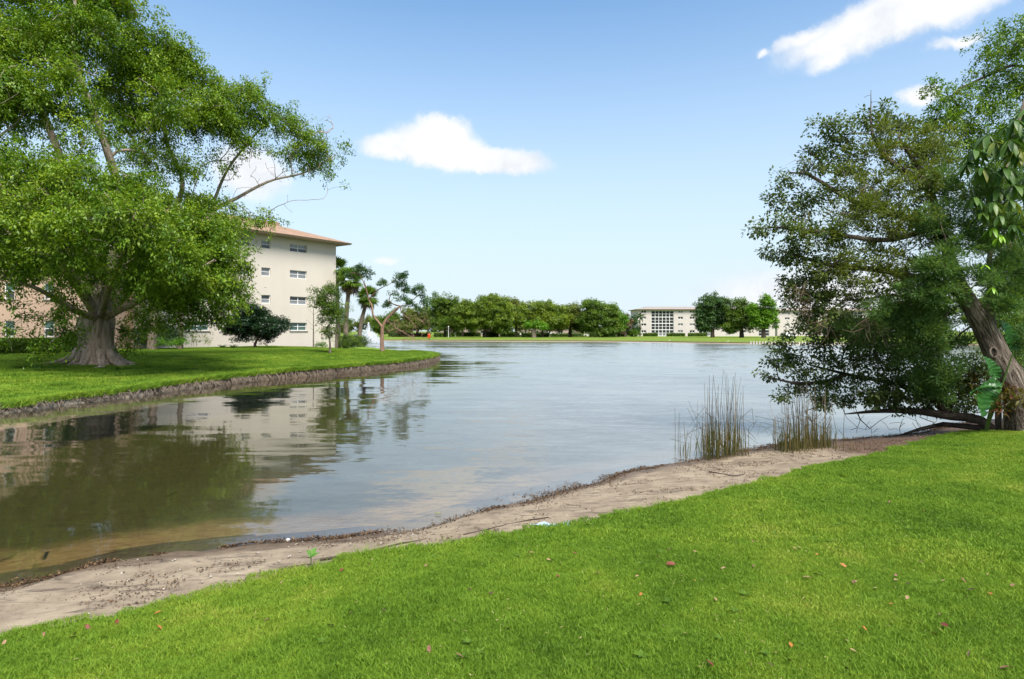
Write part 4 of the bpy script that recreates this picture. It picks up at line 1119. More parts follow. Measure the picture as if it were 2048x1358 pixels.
def window(parent, org, fr, a, b, c, d, cols=2, rows=2, glass=('glass_blind', 'glass_dark'), fw=0.05, depth=0.1, sill=False, name='window'):
    f = MB(); o = np.array(org, float)
    rel = Frame3(fr.o - o, fr.u)
    e = 0.004
    bar(f, rel, a + e, b - e, c + e, c + fw, -depth, -depth + 0.05); bar(f, rel, a + e, b - e, d - fw, d - e, -depth, -depth + 0.05)
    bar(f, rel, a + e, a + fw, c + fw, d - fw, -depth, -depth + 0.05); bar(f, rel, b - fw, b - e, c + fw, d - fw, -depth, -depth + 0.05)
    us = np.linspace(a + fw, b - fw, cols + 1); zs = np.linspace(c + fw, d - fw, rows + 1); h = fw * 0.45
    for u in us[1:-1]: bar(f, rel, u - h * 1.5, u + h * 1.5, c + fw, d - fw, -depth + .003, -depth + 0.045)
    for z in zs[1:-1]:
        for u_, v_ in zip(us[:-1], us[1:]): bar(f, rel, u_ + (h * 1.5 if u_ > us[0] else 0), v_ - (h * 1.5 if v_ < us[-1] else 0), z - h, z + h, -depth + .006, -depth + 0.04)
    w = f.build(name, M['white_paint'], parent)
    for i, (z0, z1) in enumerate(zip(zs[:-1], zs[1:])):
        for u_, v_ in zip(us[:-1], us[1:]):
            g = MB(); g.quad(rel(u_, z0, -depth - .004), rel(v_, z0, -depth - .004), rel(v_, z1, -depth - .004), rel(u_, z1, -depth - .004))
            g.build('pane', M[glass[1] if i < rows / 2 else glass[0]], w)
    if sill:
        s = MB(); bar(s, rel, a - 0.08, b + 0.08, c - 0.09, c - 0.003, -depth, 0.10); s.build('sill', M['sill'], w)
    return w

def hip_roof(parent, org, C0, u, v, wu, wv, z, over, inset, rise, mat, para=0.35, drop=0.32):
    """C0 corner, u and v unit axes into the building, wu x wv plan"""
    C0 = np.array(C0, float) - np.array(org); C0[2] = 0
    Pt = lambda a, b, zz: C0 + u * a + v * b + np.array([0, 0, zz - org[2]])
    e = [(-over, -over), (wu + over, -over), (wu + over, wv + over), (-over, wv + over)]
    i_ = [(inset, inset), (wu - inset, inset), (wu - inset, wv - inset), (inset, wv - inset)]
    r = MB()
    E0 = [Pt(*p, z + drop * 0.55) for p in e]; I0 = [Pt(*p, z + drop * 0.55 + rise) for p in i_]; I1 = [q + np.array([0, 0, para]) for q in I0]
    for k in range(4):
        j = (k + 1) % 4; r.quad(E0[k], E0[j], I0[j], I0[k]); r.quad(I0[k], I0[j], I1[j], I1[k])
    r.add(I1, [(0, 1, 2, 3)])
    ro = r.build('roof', mat, parent)
    s = MB(); F0 = [Pt(*p, z + drop * 0.5) for p in e]; F1 = [Pt(*p, z + 0.02) for p in [(-over + .12, -over + .12), (wu + over - .12, -over + .12), (wu + over - .12, wv + over - .12), (-over + .12, wv + over - .12)]]
    W = [Pt(*p, z) for p in [(0.02, 0.02), (wu - .02, 0.02), (wu - .02, wv - .02), (0.02, wv - .02)]]
    for k in range(4):
        j = (k + 1) % 4; s.quad(F0[k], F0[j], F1[j], F1[k]); s.quad(F1[k], F1[j], W[j], W[k])
    s.build('soffit', M['soffit'], ro)
    return ro

def beige_building():
    C = np.array([-19.4, 68.9]); u = np.array([-0.584, -0.811, 0]); u = u / np.linalg.norm(u); v = np.array([-0.811, 0.584, 0.0]); v /= np.linalg.norm(v)
    Wd, Dp, z0, z1 = 20.2, 34.0, 0.72, 11.9
    org = np.array([C[0], C[1], z0]); R = empty('apartment_building', org)
    tag(R, 'beige four storey apartment block with brown shingle roof beyond the big tree', 'building')
    # seen from outside, the facade runs left to right from the far left end to the corner C
    left = np.array([C[0] + u[0] * Wd, C[1] + u[1] * Wd, 0]); fr = Frame3(left, -u)
    cols = [(Wd - 5.82, Wd - 3.77, 2), (Wd - 9.04, Wd - 8.06, 1), (Wd - 11.2, Wd - 10.2, 1), (Wd - 16.45, Wd - 14.3, 2)]
    tops = [3.27, 5.97, 8.68, 11.40]
    holes = [(a, b, t - 0.82, t, nc, k, ci) for ci, (a, b, nc) in enumerate(cols) for k, t in enumerate(tops) if not (nc == 1 and k == 0)]
    w = MB(); frr = Frame3(fr.o - org, fr.u)
    wall_holes(w, frr, 0, Wd, z0 - 0.4, z1, [h[:4] for h in holes], 0.2)
    # shift: frr carries -org in z too
    c2 = fr(Wd, 0); c3 = c2 + v * Dp; c4 = fr(0, 0) + v * Dp
    for A, B in ((c2, c3), (c3, c4), (c4, fr(0, 0))):
        A, B = A - org, B - org; w.quad(A + [0, 0, z0 - 0.4], B + [0, 0, z0 - 0.4], B + [0, 0, z1], A + [0, 0, z1])
    w.build('wall', M['beige'], R)
    for a, b, c, d, nc, k, ci in holes:
        g = ('glass_teal', 'glass_teal') if k == 0 else ('glass_blind', 'glass_dark') if k in (3,) else ('glass_blind', 'glass_blind') if k == 2 else ('glass_dark', 'glass_blind')
        window(R, org, fr, a, b, c, d, nc, 2, g, depth=0.18, sill=(k == 0))
    hip_roof(R, org, (C[0], C[1], 0), u, v, Wd, Dp, z1, 1.25, 4.2, 1.75, M['shingle'])
    # electric meters on the wall near the corner
    for i in range(3):
        for j in range(2):
            m = MB(); bar(m, frr, Wd - 2.0 + i * 0.5, Wd - 1.7 + i * 0.5, 1.7 + j * 0.75, 2.15 + j * 0.75, 0.0, 0.14); m.build('meter_box', M['sill'], R)

def pink_building():
    org = np.array([-31.6, 46.0, 0.7]); R = empty('apartment_building', org)
    tag(R, 'salmon pink apartment block behind the hedge and the trunk of the big tree', 'building')
    Wd, Dp, z1 = 26.0, 14.0, 11.9
    ang = math.radians(6); u = np.array([math.cos(ang), math.sin(ang), 0]); v = np.array([-u[1], u[0], 0])
    left = np.array([org[0], org[1], 0]) - u * Wd; fr = Frame3(left, u); frr = Frame3(left - org, u)
    # windows where the photo shows them
    def u_of(px):
        k = (px - 1024) / F; return (k * left[1] - left[0]) / (u[0] - k * u[1])
    ws = [(u_of(9), u_of(29)), (u_of(88), u_of(108)), (u_of(-70), u_of(-50)), (u_of(-150), u_of(-130))]
    holes = [(a, b, 2.0 + 2.75 * k, 3.15 + 2.75 * k) for a, b in ws for k in range(4)]
    w = MB(); wall_holes(w, frr, 0, Wd, 0.3, z1, holes)
    c1, c2 = fr(0, 0), fr(Wd, 0)
    for A, B in ((c2, c2 + v * Dp), (c2 + v * Dp, c1 + v * Dp), (c1 + v * Dp, c1)):
        A, B = A - org, B - org; w.quad(A + [0, 0, 0.3], B + [0, 0, 0.3], B + [0, 0, z1], A + [0, 0, z1])
    w.build('wall', M['pink'], R)
    for a, b, c, d in holes: window(R, org, fr, a, b, c, d, 1, 2, ('glass_teal', 'glass_dark'), sill=True)
    hip_roof(R, org, c2 * [1, 1, 0], -u, v, Wd, Dp, z1, 1.0, 3.5, 1.7, M['shingle'])

def far_building(X0, X1, Y, label, wins, bays, z0=0.36, z1=10.55, depth=14, mat='far_pink', doors=(), rise=1.0):
    org = np.array([X0, Y, z0]); R = empty('apartment_building', org); tag(R, label, 'building')
    Wd = X1 - X0; fr = Frame3((X0, Y, 0), (1, 0)); frr = Frame3(fr.o - org, fr.u)
    tops = [2.7, 5.3, 7.9, 10.3]
    holes = [(x - 0.95, x + 0.95, t - 0.95, t) for x in wins for t in tops]
    bh = [(a, b, z0 + 0.1, z1 - 0.35) for a, b in bays]
    w = MB(); wall_holes(w, frr, 0, Wd, z0 - 0.3, z1, holes + bh, 0.5)
    for A, B in (((Wd, 0), (Wd, depth)), ((Wd, depth), (0, depth)), ((0, depth), (0, 0))):
        A = np.array([A[0], A[1], 0]) - [0, 0, org[2]]; B = np.array([B[0], B[1], 0]) - [0, 0, org[2]]; w.quad(A + [0, 0, z0 - .3], B + [0, 0, z0 - .3], B + [0, 0, z1], A + [0, 0, z1])
    w.build('wall', M[mat], R)
    for a, b, c, d in holes: window(R, org, fr, a, b, c, d, 2, 1, (('glass_dark', 'glass_blind')[int(rng.random() < .4)],) * 2, fw=0.1, depth=0.25)
    for a, b in bays:      # glazed stair halls: white frames, dark panes, floor by floor
        for k in range(4):
            c = z0 + 0.1 + k * (z1 - 0.45 - z0) / 4; d = c + (z1 - 0.45 - z0) / 4
            cols = max(2, int(round((b - a) / 1.5)))
            window(R, org, fr, a, b, c + 0.004, d - 0.004, cols, 2, ('glass_dark', 'glass_blind' if rng.random() < .3 else 'glass_dark'), fw=0.13, depth=0.3, name='glazed_bay')
        bk = MB(); bar(bk, frr, a + .01, b - .01, z0 + .12, z1 - .37, -0.6, -0.45); bk.build('bay_back', M['glass_dark'], R)
    hip_roof(R, org, (X0, Y, 0), np.array([1.0, 0, 0]), np.array([0, 1.0, 0]), Wd, depth, z1, 1.0, 4.0, rise, M['far_roof'], 0.1)
    return R

def hedge_box(base, size, label, mat='oak_leaf', n=900, leaf=0.45, group=None, rz=0.0):
    T = Tree('hedge', base, label, 'hedge', group)
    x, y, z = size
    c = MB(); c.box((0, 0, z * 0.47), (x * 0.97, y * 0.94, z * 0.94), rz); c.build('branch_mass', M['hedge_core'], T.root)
    P = (rng.random((n, 3)) - 0.5) * [x, y, 0]; P[:, 2] = rng.random(n) * z
    s = rng.random(n); front = s < 0.65; P[front, 1] = -y / 2; P[~front, 2] = z
    ca, sa = math.cos(rz), math.sin(rz); P = np.c_[P[:, 0] * ca - P[:, 1] * sa, P[:, 0] * sa + P[:, 1] * ca, P[:, 2]]
    T.leaves('foliage', P + np.array(base) + rng.normal(0, 0.06, (n, 3)), rng.normal(size=(n, 3)), rng.normal(size=(n, 3)) + [0, -.5, 0.8], leaf, leaf * 0.6, np.clip(rng.normal(0.5, 0.2, n), 0, 1), M[mat])
    return T

def car(loc, rz, paint, label, group=None):
    R = empty('parked_car', loc, rz); tag(R, label, 'car', group)
    prof = [(-2.2, 0.35), (-2.25, 0.75), (-2.0, 0.95), (-1.3, 1.0), (-0.7, 1.42), (0.9, 1.42), (1.5, 1.02), (2.15, 0.9), (2.25, 0.6), (2.2, 0.35)]
    b = MB(); n = len(prof)
    L = [(x, -0.88 if z < 1.05 else -0.7, z) for x, z in prof]; Rr = [(x, 0.88 if z < 1.05 else 0.7, z) for x, z in prof]
    b.add(L + Rr, [tuple(range(n)), tuple(range(2 * n - 1, n - 1, -1))] + [(i, i + n, (i + 1) % n + n, (i + 1) % n) for i in range(n)])
    b.build('body', paint, R)
    for s in (-1, 1):
        g = MB(); y = s * 0.80
        g.add([(-1.15, s * .895, 1.03), (-0.65, s * .72, 1.38), (0.85, s * .72, 1.38), (1.35, s * .895, 1.04)], [(0, 1, 2, 3)]); g.build('side_window', M['glass_dark'], R)
        for x in (-1.4, 1.4):
            a = np.linspace(0, 6.283, 14, endpoint=False); t = MB()
            V = [(x + math.cos(q) * .33, s * .75, .33 + math.sin(q) * .33) for q in a] + [(x + math.cos(q) * .33, s * .93, .33 + math.sin(q) * .33) for q in a]
            t.add(V, [tuple(range(14)), tuple(range(27, 13, -1))] + [(i, (i + 1) % 14, (i + 1) % 14 + 14, i + 14) for i in range(14)])
            t.build('wheel', M['glass_dark'], R)
    return R

def far_side():
    far_building(48.2, 101.0, 240.0, 'pale pink four storey block with white glazed stair halls across the lake',
                 [2.4, 16.5, 21.0, 35.5, 40.5], [(5.3, 13.9), (23.5, 28.3), (46.5, 50.6)])
    far_building(107.0, 150.0, 252.0, 'pale block seen through the branches of the leaning tree', [4, 9, 18, 24, 38], [(12.0, 15.5), (28, 34)])
    far_building(-46.0, 30.0, 262.0, 'long low pale building half hidden under the far trees', [4, 9, 20, 33, 38, 50, 56, 68, 72], [(12, 17), (25, 30), (43, 46), (60, 64)], z1=6.2, rise=1.0) if False else None
    low_building()
    Y = 238.0
    X = lambda px, Y=Y: (px - 1024) / F * Y
    for a, b in ((1286, 1314), (1333, 1369), (1376, 1413)):
        hedge_box((X((a + b) / 2, 236), 236, 0.36), (X(b, 236) - X(a, 236), 1.6, 1.05), 'clipped hedge before the pale four storey block, ' + {1286: 'nearest its end with the palm', 1333: 'middle one of three', 1376: 'beside the second glazed hall'}[a], group='hedges before the far block')
    # far trees: px, top y, half width px, base Y, material, label
    ft = [
        ('dense_tree', 890, 591, 33, 205, 'dark', 'dark dense tree at the left end of the far tree line', [(890, 612, 28, 20), (873, 625, 18, 18), (908, 620, 18, 22), (890, 640, 30, 16), (872, 645, 16, 12), (905, 645, 16, 12), (880, 602, 16, 10), (903, 603, 14, 10)], 'oak_leaf', .35),
        ('weeping_tree', 970, 592, 58, 200, 'y', 'broad rounded yellow green tree, widest in the far tree line', [(970, 612, 44, 20), (940, 622, 28, 22), (1000, 620, 28, 22), (968, 634, 52, 18), (925, 640, 18, 16), (1012, 642, 18, 16), (950, 645, 28, 10), (990, 648, 30, 10), (975, 600, 26, 9), (938, 607, 14, 7)], 'yellow_leaf', .45),
        ('brown_tree', 1032, 602, 20, 214, 'b', 'brownish thin tree behind the broad yellow green one', [(1030, 612, 20, 12), (1038, 620, 16, 10), (1025, 630, 16, 14), (1040, 636, 14, 14)], 'olive_leaf', .4),
        ('spreading_tree', 1085, 604, 44, 202, 's', 'spreading olive green tree in the middle of the far bank', [(1088, 614, 34, 10), (1065, 622, 26, 10), (1108, 622, 24, 12), (1085, 630, 40, 10), (1058, 634, 18, 9), (1112, 638, 20, 10), (1078, 643, 24, 8), (1098, 648, 22, 8), (1090, 608, 18, 6)], 'yellow_leaf', .38),
        ('small_tree', 1068, 641, 22, 190, 'e', 'small flat topped bright green tree in front of the far trees', [(1062, 646, 14, 4), (1076, 649, 14, 4), (1085, 652, 8, 3), (1052, 651, 8, 3)], 'bright_leaf', .6),
        ('spreading_tree', 1140, 610, 32, 208, 's', 'mid green spreading tree left of the tallest far one', [(1140, 620, 26, 10), (1125, 632, 22, 10), (1152, 634, 22, 10), (1138, 644, 28, 9), (1118, 648, 14, 7), (1155, 650, 16, 7)], 'olive_leaf', .5),
        ('layered_tree', 1200, 601, 42, 200, 's', 'tall layered dark green tree near the pink block', [(1195, 608, 28, 7), (1212, 612, 20, 7), (1178, 620, 20, 9), (1205, 625, 30, 9), (1222, 622, 14, 6), (1190, 636, 30, 10), (1218, 640, 24, 10), (1180, 650, 20, 9), (1210, 652, 28, 8), (1232, 648, 10, 10)], 'oak_leaf', .45),
        ('round_tree', 1232, 622, 20, 212, 's', 'smaller bright tree right of the layered dark one', [(1228, 636, 16, 12), (1238, 645, 12, 12), (1225, 652, 16, 10)], 'bright_leaf', .4),
        ('bare_tree', 1250, 630, 12, 220, 's', 'brown half bare bush left of the far palm', [(1250, 640, 9, 10), (1254, 652, 8, 10), (1247, 655, 7, 8)], 'brown_leaf', .5),
        ('round_tree', 1266, 630, 12, 226, 's', 'green bushy tree at the end of the pink block', [(1266, 642, 9, 9), (1268, 655, 10, 10), (1260, 660, 10, 8)], 'blue_leaf', .5),
        ('round_tree', 1425, 594, 36, 196, 's', 'bluish green tree, first of three before the pink block', [(1425, 608, 26, 14), (1410, 620, 18, 14), (1440, 622, 20, 16), (1424, 632, 26, 14), (1408, 640, 14, 10), (1436, 645, 20, 10), (1450, 610, 14, 14), (1452, 600, 12, 8), (1425, 650, 22, 9), (1400, 650, 10, 8), (1455, 640, 18, 14), (1460, 655, 14, 8)], 'blue_leaf', .55),
        ('round_tree', 1483, 600, 26, 193, 's', 'middle tree of three before the pink block with visible trunk', [(1483, 614, 20, 13), (1470, 626, 14, 13), (1495, 626, 14, 13), (1483, 638, 20, 12), (1478, 606, 14, 8), (1500, 648, 16, 9), (1468, 648, 14, 9), (1505, 625, 12, 14)], 'oak_leaf', .6),
        ('round_tree', 1527, 592, 28, 186, 's', 'brightest green tree of three before the pink block', [(1527, 604, 18, 12), (1515, 618, 14, 14), (1540, 616, 14, 16), (1527, 632, 22, 14), (1545, 640, 10, 12), (1518, 645, 14, 10), (1512, 632, 8, 12)], 'bright_leaf', .55),
        ('dense_tree', 925, 600, 25, 224, 's', 'dark tree filling the gap behind the broad yellow green one', [(925, 620, 20, 16), (918, 640, 18, 14), (935, 640, 18, 14), (945, 650, 16, 10)], 'oak_leaf', .4),
        ('dense_tree', 1015, 610, 25, 226, 's', 'dark low tree behind the brownish thin one', [(1015, 630, 18, 14), (1040, 645, 18, 12), (1000, 645, 18, 12), (1060, 640, 18, 12)], 'olive_leaf', .4),
        ('dense_tree', 1165, 620, 25, 228, 's', 'dark tree between the two largest right hand far trees', [(1165, 632, 18, 12), (1150, 645, 20, 12), (1175, 648, 18, 10), (1120, 640, 18, 12)], 'oak_leaf', .4),
        ('distant_tree', 720, 640, 40, 230, 's', 'grey green tree far behind the palms', [(715, 650, 22, 9), (740, 645, 22, 10), (700, 655, 16, 8)], 'olive_leaf', .5),
        ('distant_tree', 780, 630, 40, 225, 's', 'round dark tree far behind the fountain', [(775, 642, 22, 12), (795, 638, 22, 12), (760, 650, 18, 10), (785, 655, 26, 9)], 'oak_leaf', .5),
        ('distant_tree', 835, 615, 40, 215, 's', 'olive tree behind the tangled twigs of the twisted tree', [(830, 630, 22, 14), (850, 625, 18, 16), (835, 645, 26, 12), (815, 648, 18, 10), (855, 645, 14, 12)], 'olive_leaf', .45),
        ('distant_tree', 1620, 640, 60, 205, 's', 'low tree on the far bank behind the leaning tree', [(1640, 655, 22, 12), (1690, 650, 30, 16), (1740, 645, 30, 20)], 'yellow_leaf', .4),
        ('distant_tree', 1830, 640, 60, 150, 's', 'dark tree on the right bank behind the leaning tree', [(1810, 620, 40, 30), (1880, 610, 50, 40), (1960, 600, 60, 50), (1850, 645, 40, 20)], 'oak_leaf', .4),
        ('distant_tree', 2030, 640, 60, 120, 's', 'big dark tree on the right bank at the picture edge', [(2030, 590, 60, 50), (2090, 570, 60, 70), (2010, 640, 50, 25)], 'oak_leaf', .4),
    ]
    for nm, px, ty, hw, Y, kd, lb, lobes, mt, tr in ft:
        b = ((px - 1024) / F * Y, Y, 0.36)
        simple_tree(nm, b, lb, [lobe(x, y + 1, Y, w * 1.12, h * 1.15, w * .9) for x, y, w, h in lobes], M[mt], M['bark_dark' if kd != 'e' else 'bark_grey'], per=0.50, n=40, r=0.85, L=0.50, W=0.30, flat=0.7, trunk_r=tr, group='trees on the far bank', th=0.8, tip=0.05, twigs=0.12, lowcut=-0.7, var0=0.60 + 0.24 * ((px * 7) % 10) / 10)
    # far palm
    Y = 228; b = np.array([X(1280, Y), Y, .36]); T = Tree('palm_tree', b, 'slender palm at the end of the far pink block', 'palm')
    top = at(1280, 633, Y); T.trunk([b, (b + top) / 2, top], [0.3, 0.22, 0.2]); T.branches(M['bark_grey'], 0.1)
    C = np.repeat(top[None], 34, 0); D = nrm(rng.normal(size=(34, 3)) + [0, 0, 0.2])
    T.leaves('crown', C, D, np.tile([0, 0.3, 1.0], (34, 1)), 2.6, 0.45, rng.random(34), M['blue_leaf'])
    # dark hedges and shrubs under the far trees
    for a, b_, Y, h, lb in ((1042, 1098, 214, 1.3, 'dark hedge under the spreading olive tree'), (1100, 1165, 224, 1.1, 'dark hedge under the far trees right of the middle'), (1178, 1240, 216, 1.7, 'tall dark hedge left of the far palm'), (868, 910, 222, 1.2, 'dark hedge under the leftmost dense far tree'), (965, 998, 205, 1.9, 'shrub row under the broad yellow green tree'), (912, 962, 226, 1.5, 'dark hedge behind the short white picket fence'), (1000, 1040, 222, 1.5, 'dark hedge under the brownish thin tree'), (780, 862, 216, 1.3, 'dark hedge behind the twisted tree across the lake')):
        hedge_box((X((a + b_) / 2, Y), Y, 0.36), (X(b_, Y) - X(a, Y), 2.0, h), lb, 'oak_leaf', 500, 0.5, 'hedges under the far trees')
    for px, lb in ((1246, 'dark green shrub below the far bare bush'), (1266, 'dark green shrub beside the far palm')):
        Y = 222; b = np.array([X(px, Y), Y, .36]); shrub_mass('shrub', b, lb, [lobe(px, 667, Y, 12, 6), lobe(px + 5, 668, Y, 8, 5)], M['oak_leaf'], per=.5, n=40, r=.6, L=.5, W=.3)
    # cars under the trees, picket fence, lamp post, red bin
    white = plain('car_white', (0.7, 0.7, 0.7), 0.25, 0.03, spec=0.5); grey = plain('car_grey', (0.12, 0.13, 0.14), 0.25, 0.03, spec=0.5)
    for px, Y, p, rz, lb in ((1033, 236, white, 0.1, 'white parked car behind the dark hedge in the far tree line'), (1176, 226, white, 0.3, 'white parked car left of the tall dark far hedge'), (1105, 236, grey, 0.0, 'grey parked car under the spreading far trees'),
                             (1578, 205, white, 0.2, 'white parked car before the pale block seen through branches'), (722, 190, grey, 0.1, 'dark parked car behind the fountain')):
        car((X(px, Y), Y, 0.37), rz, p, lb, 'cars parked across the lake')
    R = empty('picket_fence', (X(925, 232), 232, .36)); tag(R, 'short white picket fence under the broad far tree', 'fence')
    for k in range(9):
        MB().box((-3.6 + k * 0.9, 0, 0.75), (0.25, 0.1, 1.5)).build('picket', M['white_paint'], R)
    MB().box((0, 0.08, 1.2), (7.6, 0.05, 0.12)).build('rail', M['white_paint'], R)
    R = empty('lamp_post', (X(897, 198), 198, .36)); tag(R, 'thin white lamp post under the leftmost dense far tree', 'lamp post')
    MB().tube([(0, 0, 0), (0, 0, 3.2)], [0.09, 0.06], 6).build('post', M['white_paint'], R); MB().tube([(0, 0, 3.2), (0, 0, 3.3), (0, 0, 3.5), (0, 0, 3.6)], [0.06, .18, .16, .02], 8).build('lamp_head', M['white_paint'], R)
    red = plain('red_plastic', (0.75, 0.07, 0.02), 0.4, 0.05)
    R = empty('litter_bin', (X(858, 176), 176, .36)); tag(R, 'orange red bin standing on the far lawn left of the tree line', 'bin')
    MB().tube([(0, 0, 0), (0, 0, .1), (0, 0, 1.0), (0, 0, 1.05)], [0.3, .36, .42, .3], 10).build('barrel', red, R); MB().tube([(0, 0, 1.05), (0, 0, 1.2), (0, 0, 1.3)], [.44, .36, .1], 10).build('lid', red, R)
    # plank sea wall of whitish posts on the far right bank
    a, b = np.array([43.9, 115.2]), np.array([66, 108.6]); R = empty('timber_sea_wall', (*a, 0.0)); tag(R, 'row of pale weathered posts holding the far right bank', 'sea wall', None, 'thing')
    grp = M['weathered']
    for k in range(46):
        t = k / 45; q = (b - a) * t; h = 0.42 + 0.16 * rng.random()
        MB().tube([(0, 0, -.3), (0, 0, h * .7), (rng.normal(0, .03), 0, h)], [.13, .12, .1], 6).build('post', grp, R, False, (q[0], q[1] - 0.25, 0))
    for px, Y, lb in ((1335, 131, 'white bird floating near the far bank before the pink block'), (1452, 120, 'white bird floating left of the far posts')):
        R = empty('water_bird', (X(px, Y), Y, 0.0)); tag(R, lb, 'bird', 'white birds on the lake')
        me = bird_mesh(); obj('body', me, R)

def bird_mesh():
    rings = [(-.42, .02, .2), (-.3, .1, .17), (-.1, .17, .15), (.12, .17, .15), (.26, .1, .2), (.31, .06, .32), (.34, .05, .44), (.4, .065, .5), (.47, .045, .5), (.56, .012, .48)]
    V, Fc, k = [], [], 8
    for x, r, z in rings:
        for a in np.arange(k) * 2 * math.pi / k: V.append((x, math.cos(a) * r, z + math.sin(a) * r * 0.9))
    for i in range(len(rings) - 1):
        for j in range(k): Fc.append((i * k + j, i * k + (j + 1) % k, (i + 1) * k + (j + 1) % k, (i + 1) * k + j))
    return mesh_np('bird', V, np.array(Fc), M['white_paint'], True)
M['weathered'] = plain('weathered', (0.55, 0.52, 0.48), 0.9, 0.2, 3)

def low_building():
    far_lbl = ['two storey pale building behind the broad far tree', 'two storey pale building behind the layered far tree']
    for (x0, x1, Y), lb in zip(((-30, -2, 255), (2, 34, 258)), far_lbl):
        org = np.array([x0, Y, .36]); R = empty('apartment_building', org); tag(R, lb, 'building', 'low buildings under the far trees')
        fr = Frame3((x0, Y, 0), (1, 0)); frr = Frame3(fr.o - org, fr.u); Wd = x1 - x0
        holes = [(u - 1, u + 1, z, z + 1.3) for u in np.arange(3, Wd - 2, 5) for z in (1.2, 3.9)]
        w = MB(); wall_holes(w, frr, 0, Wd, 0.1, 6.0, holes, .3)
        for A, B in (((Wd, 0), (Wd, 12)), ((Wd, 12), (0, 12)), ((0, 12), (0, 0))):
            w.quad((*A, .1 - .36), (*B, .1 - .36), (*B, 6 - .36), (*A, 6 - .36))
        w.build('wall', M['low_pink'], R)
        for h in holes: window(R, org, fr, *h, 2, 1, ('glass_dark', 'glass_dark'), fw=.1, depth=.25)
        hip_roof(R, org, (x0, Y, 0), np.array([1.0, 0, 0]), np.array([0, 1.0, 0]), Wd, 12, 6.0, .9, 4, 1.2, M['far_roof'], .05)

def fountain():
    b = at(737, 690, 107); b[2] = 0; R = empty('fountain', b); tag(R, 'white water fountain jetting up from the lake behind the point', 'fountain')
    m, t, out = new_mat('spray')
    d = t.node('ShaderNodeBsdfDiffuse', ins={'Color': (0.9, 0.92, 0.95, 1)}); tl = t.node('ShaderNodeBsdfTranslucent', ins={'Color': (0.9, 0.92, 0.95, 1)}); tp = t.node('ShaderNodeBsdfTransparent')
    a = t.node('ShaderNodeMixShader', ins={0: .5, 1: d.outputs[0], 2: tl.outputs[0]})
    n = t.noise(t.mapping(pos(t), scale=(3, 3, 1)), 2.5, 4).outputs[0]
    mx = t.node('ShaderNodeMixShader', ins={0: t.smooth(n, 0.3, 0.6), 1: tp.outputs[0], 2: a.outputs[0]}); t.l.new(mx.outputs[0], out.inputs[0])
    z = np.linspace(0, 3.9, 16)
    MB().tube(np.c_[0.03 * rng.normal(size=16), 0.03 * rng.normal(size=16), z], 0.30 * (1 - (z / 4.0) ** 1.6) + 0.05, 10).build('jet', m, R, True)
    n = 1500; th = rng.random(n) * 6.283; zz = 3.9 * rng.random(n) ** 1.3; r = (0.55 * (1 - zz / 4.1) + .05) * np.abs(rng.normal(0, .8, n))
    A = np.c_[np.cos(th) * r, np.sin(th) * r, zz]
    n = 5200; th = rng.random(n) * 6.283; tt = rng.random(n) ** .7; ht = rng.uniform(.7, 2.3, n); rad = 3.3 - .75 * ht + rng.normal(0, .25, n); r = rad * tt
    P = np.vstack([A, np.c_[np.cos(th) * r, np.sin(th) * r, ht * 4 * (tt * .8 + .1) * (.9 - tt * .8 + .0) + rng.normal(0, .08, n)]]); P[:, 2] = np.maximum(P[:, 2], 0.02); n = len(P)
    o = obj('spray', leaf_mesh('spray', P, rng.normal(size=(n, 3)) + [0, 0, -1.5], rng.normal(size=(n, 3)), 0.13, 0.07, np.ones(n), M['droplet']), R); o['kind'] = 'stuff'
    # foam ring on the water
    k = 40; a = np.linspace(0, 6.283, k, endpoint=False); rr = 2.3 + .25 * rng.random(k)
    V = np.r_[[[0, 0, .03]], np.c_[np.cos(a) * rr, np.sin(a) * rr, np.full(k, .012)]]
    obj('foam', mesh_np('foam', V, np.array([(0, i + 1, (i + 1) % k + 1) for i in range(k)]), m), R)
def droplet():
    m, t, out = new_mat('droplet')
    d = t.node('ShaderNodeBsdfDiffuse', ins={'Color': (0.9, 0.92, 0.95, 1)}); tl = t.node('ShaderNodeBsdfTranslucent', ins={'Color': (0.9, 0.92, 0.95, 1)})
    a = t.node('ShaderNodeMixShader', ins={0: .5, 1: d.outputs[0], 2: tl.outputs[0]}); t.l.new(a.outputs[0], out.inputs[0]); return m
M['droplet'] = droplet()

beige_building()
pink_building()
far_side()
fountain()


# ------------------------------------------------------------------ right bank: leaning cedar, fallen limb, tall tree behind
def fine_leaves(C, O, n, r, L=0.10, W=0.022, up=0.3, var0=0.5, vs=0.16, flat=0.75):
    """needle-like sprays: every leaf points away from the spray's heart"""
    m = len(C)
    g = nrm(rng.normal(size=(m, n, 3)) + O[:, None] * 0.5) * (rng.random((m, n, 1)) ** 0.6) * r * (0.6 + 0.8 * rng.random((m, 1, 1))); g[:, :, 2] *= flat
    P = C[:, None] + g; D = nrm(g + O[:, None] * r * 0.4 + rng.normal(0, r * 0.25, g.shape)); D[:, :, 2] += up
    N = rng.normal(size=g.shape) + [0, 0, 0.8]
    v = var0 + rng.normal(0, vs, (m, 1)) + rng.normal(0, 0.12, (m, n)); k = m * n
    return P.reshape(k, 3), nrm(D.reshape(k, 3)), nrm(N.reshape(k, 3)), L * (0.7 + .6 * rng.random(k)), W * (0.7 + .6 * rng.random(k)), np.clip(v.reshape(k), 0, 1)

def near_lobe(px, py, Y, w, h, g=1.0): s = Y / F; return (at(px, py, Y), w * s, w * s * 0.85, h * s, g)

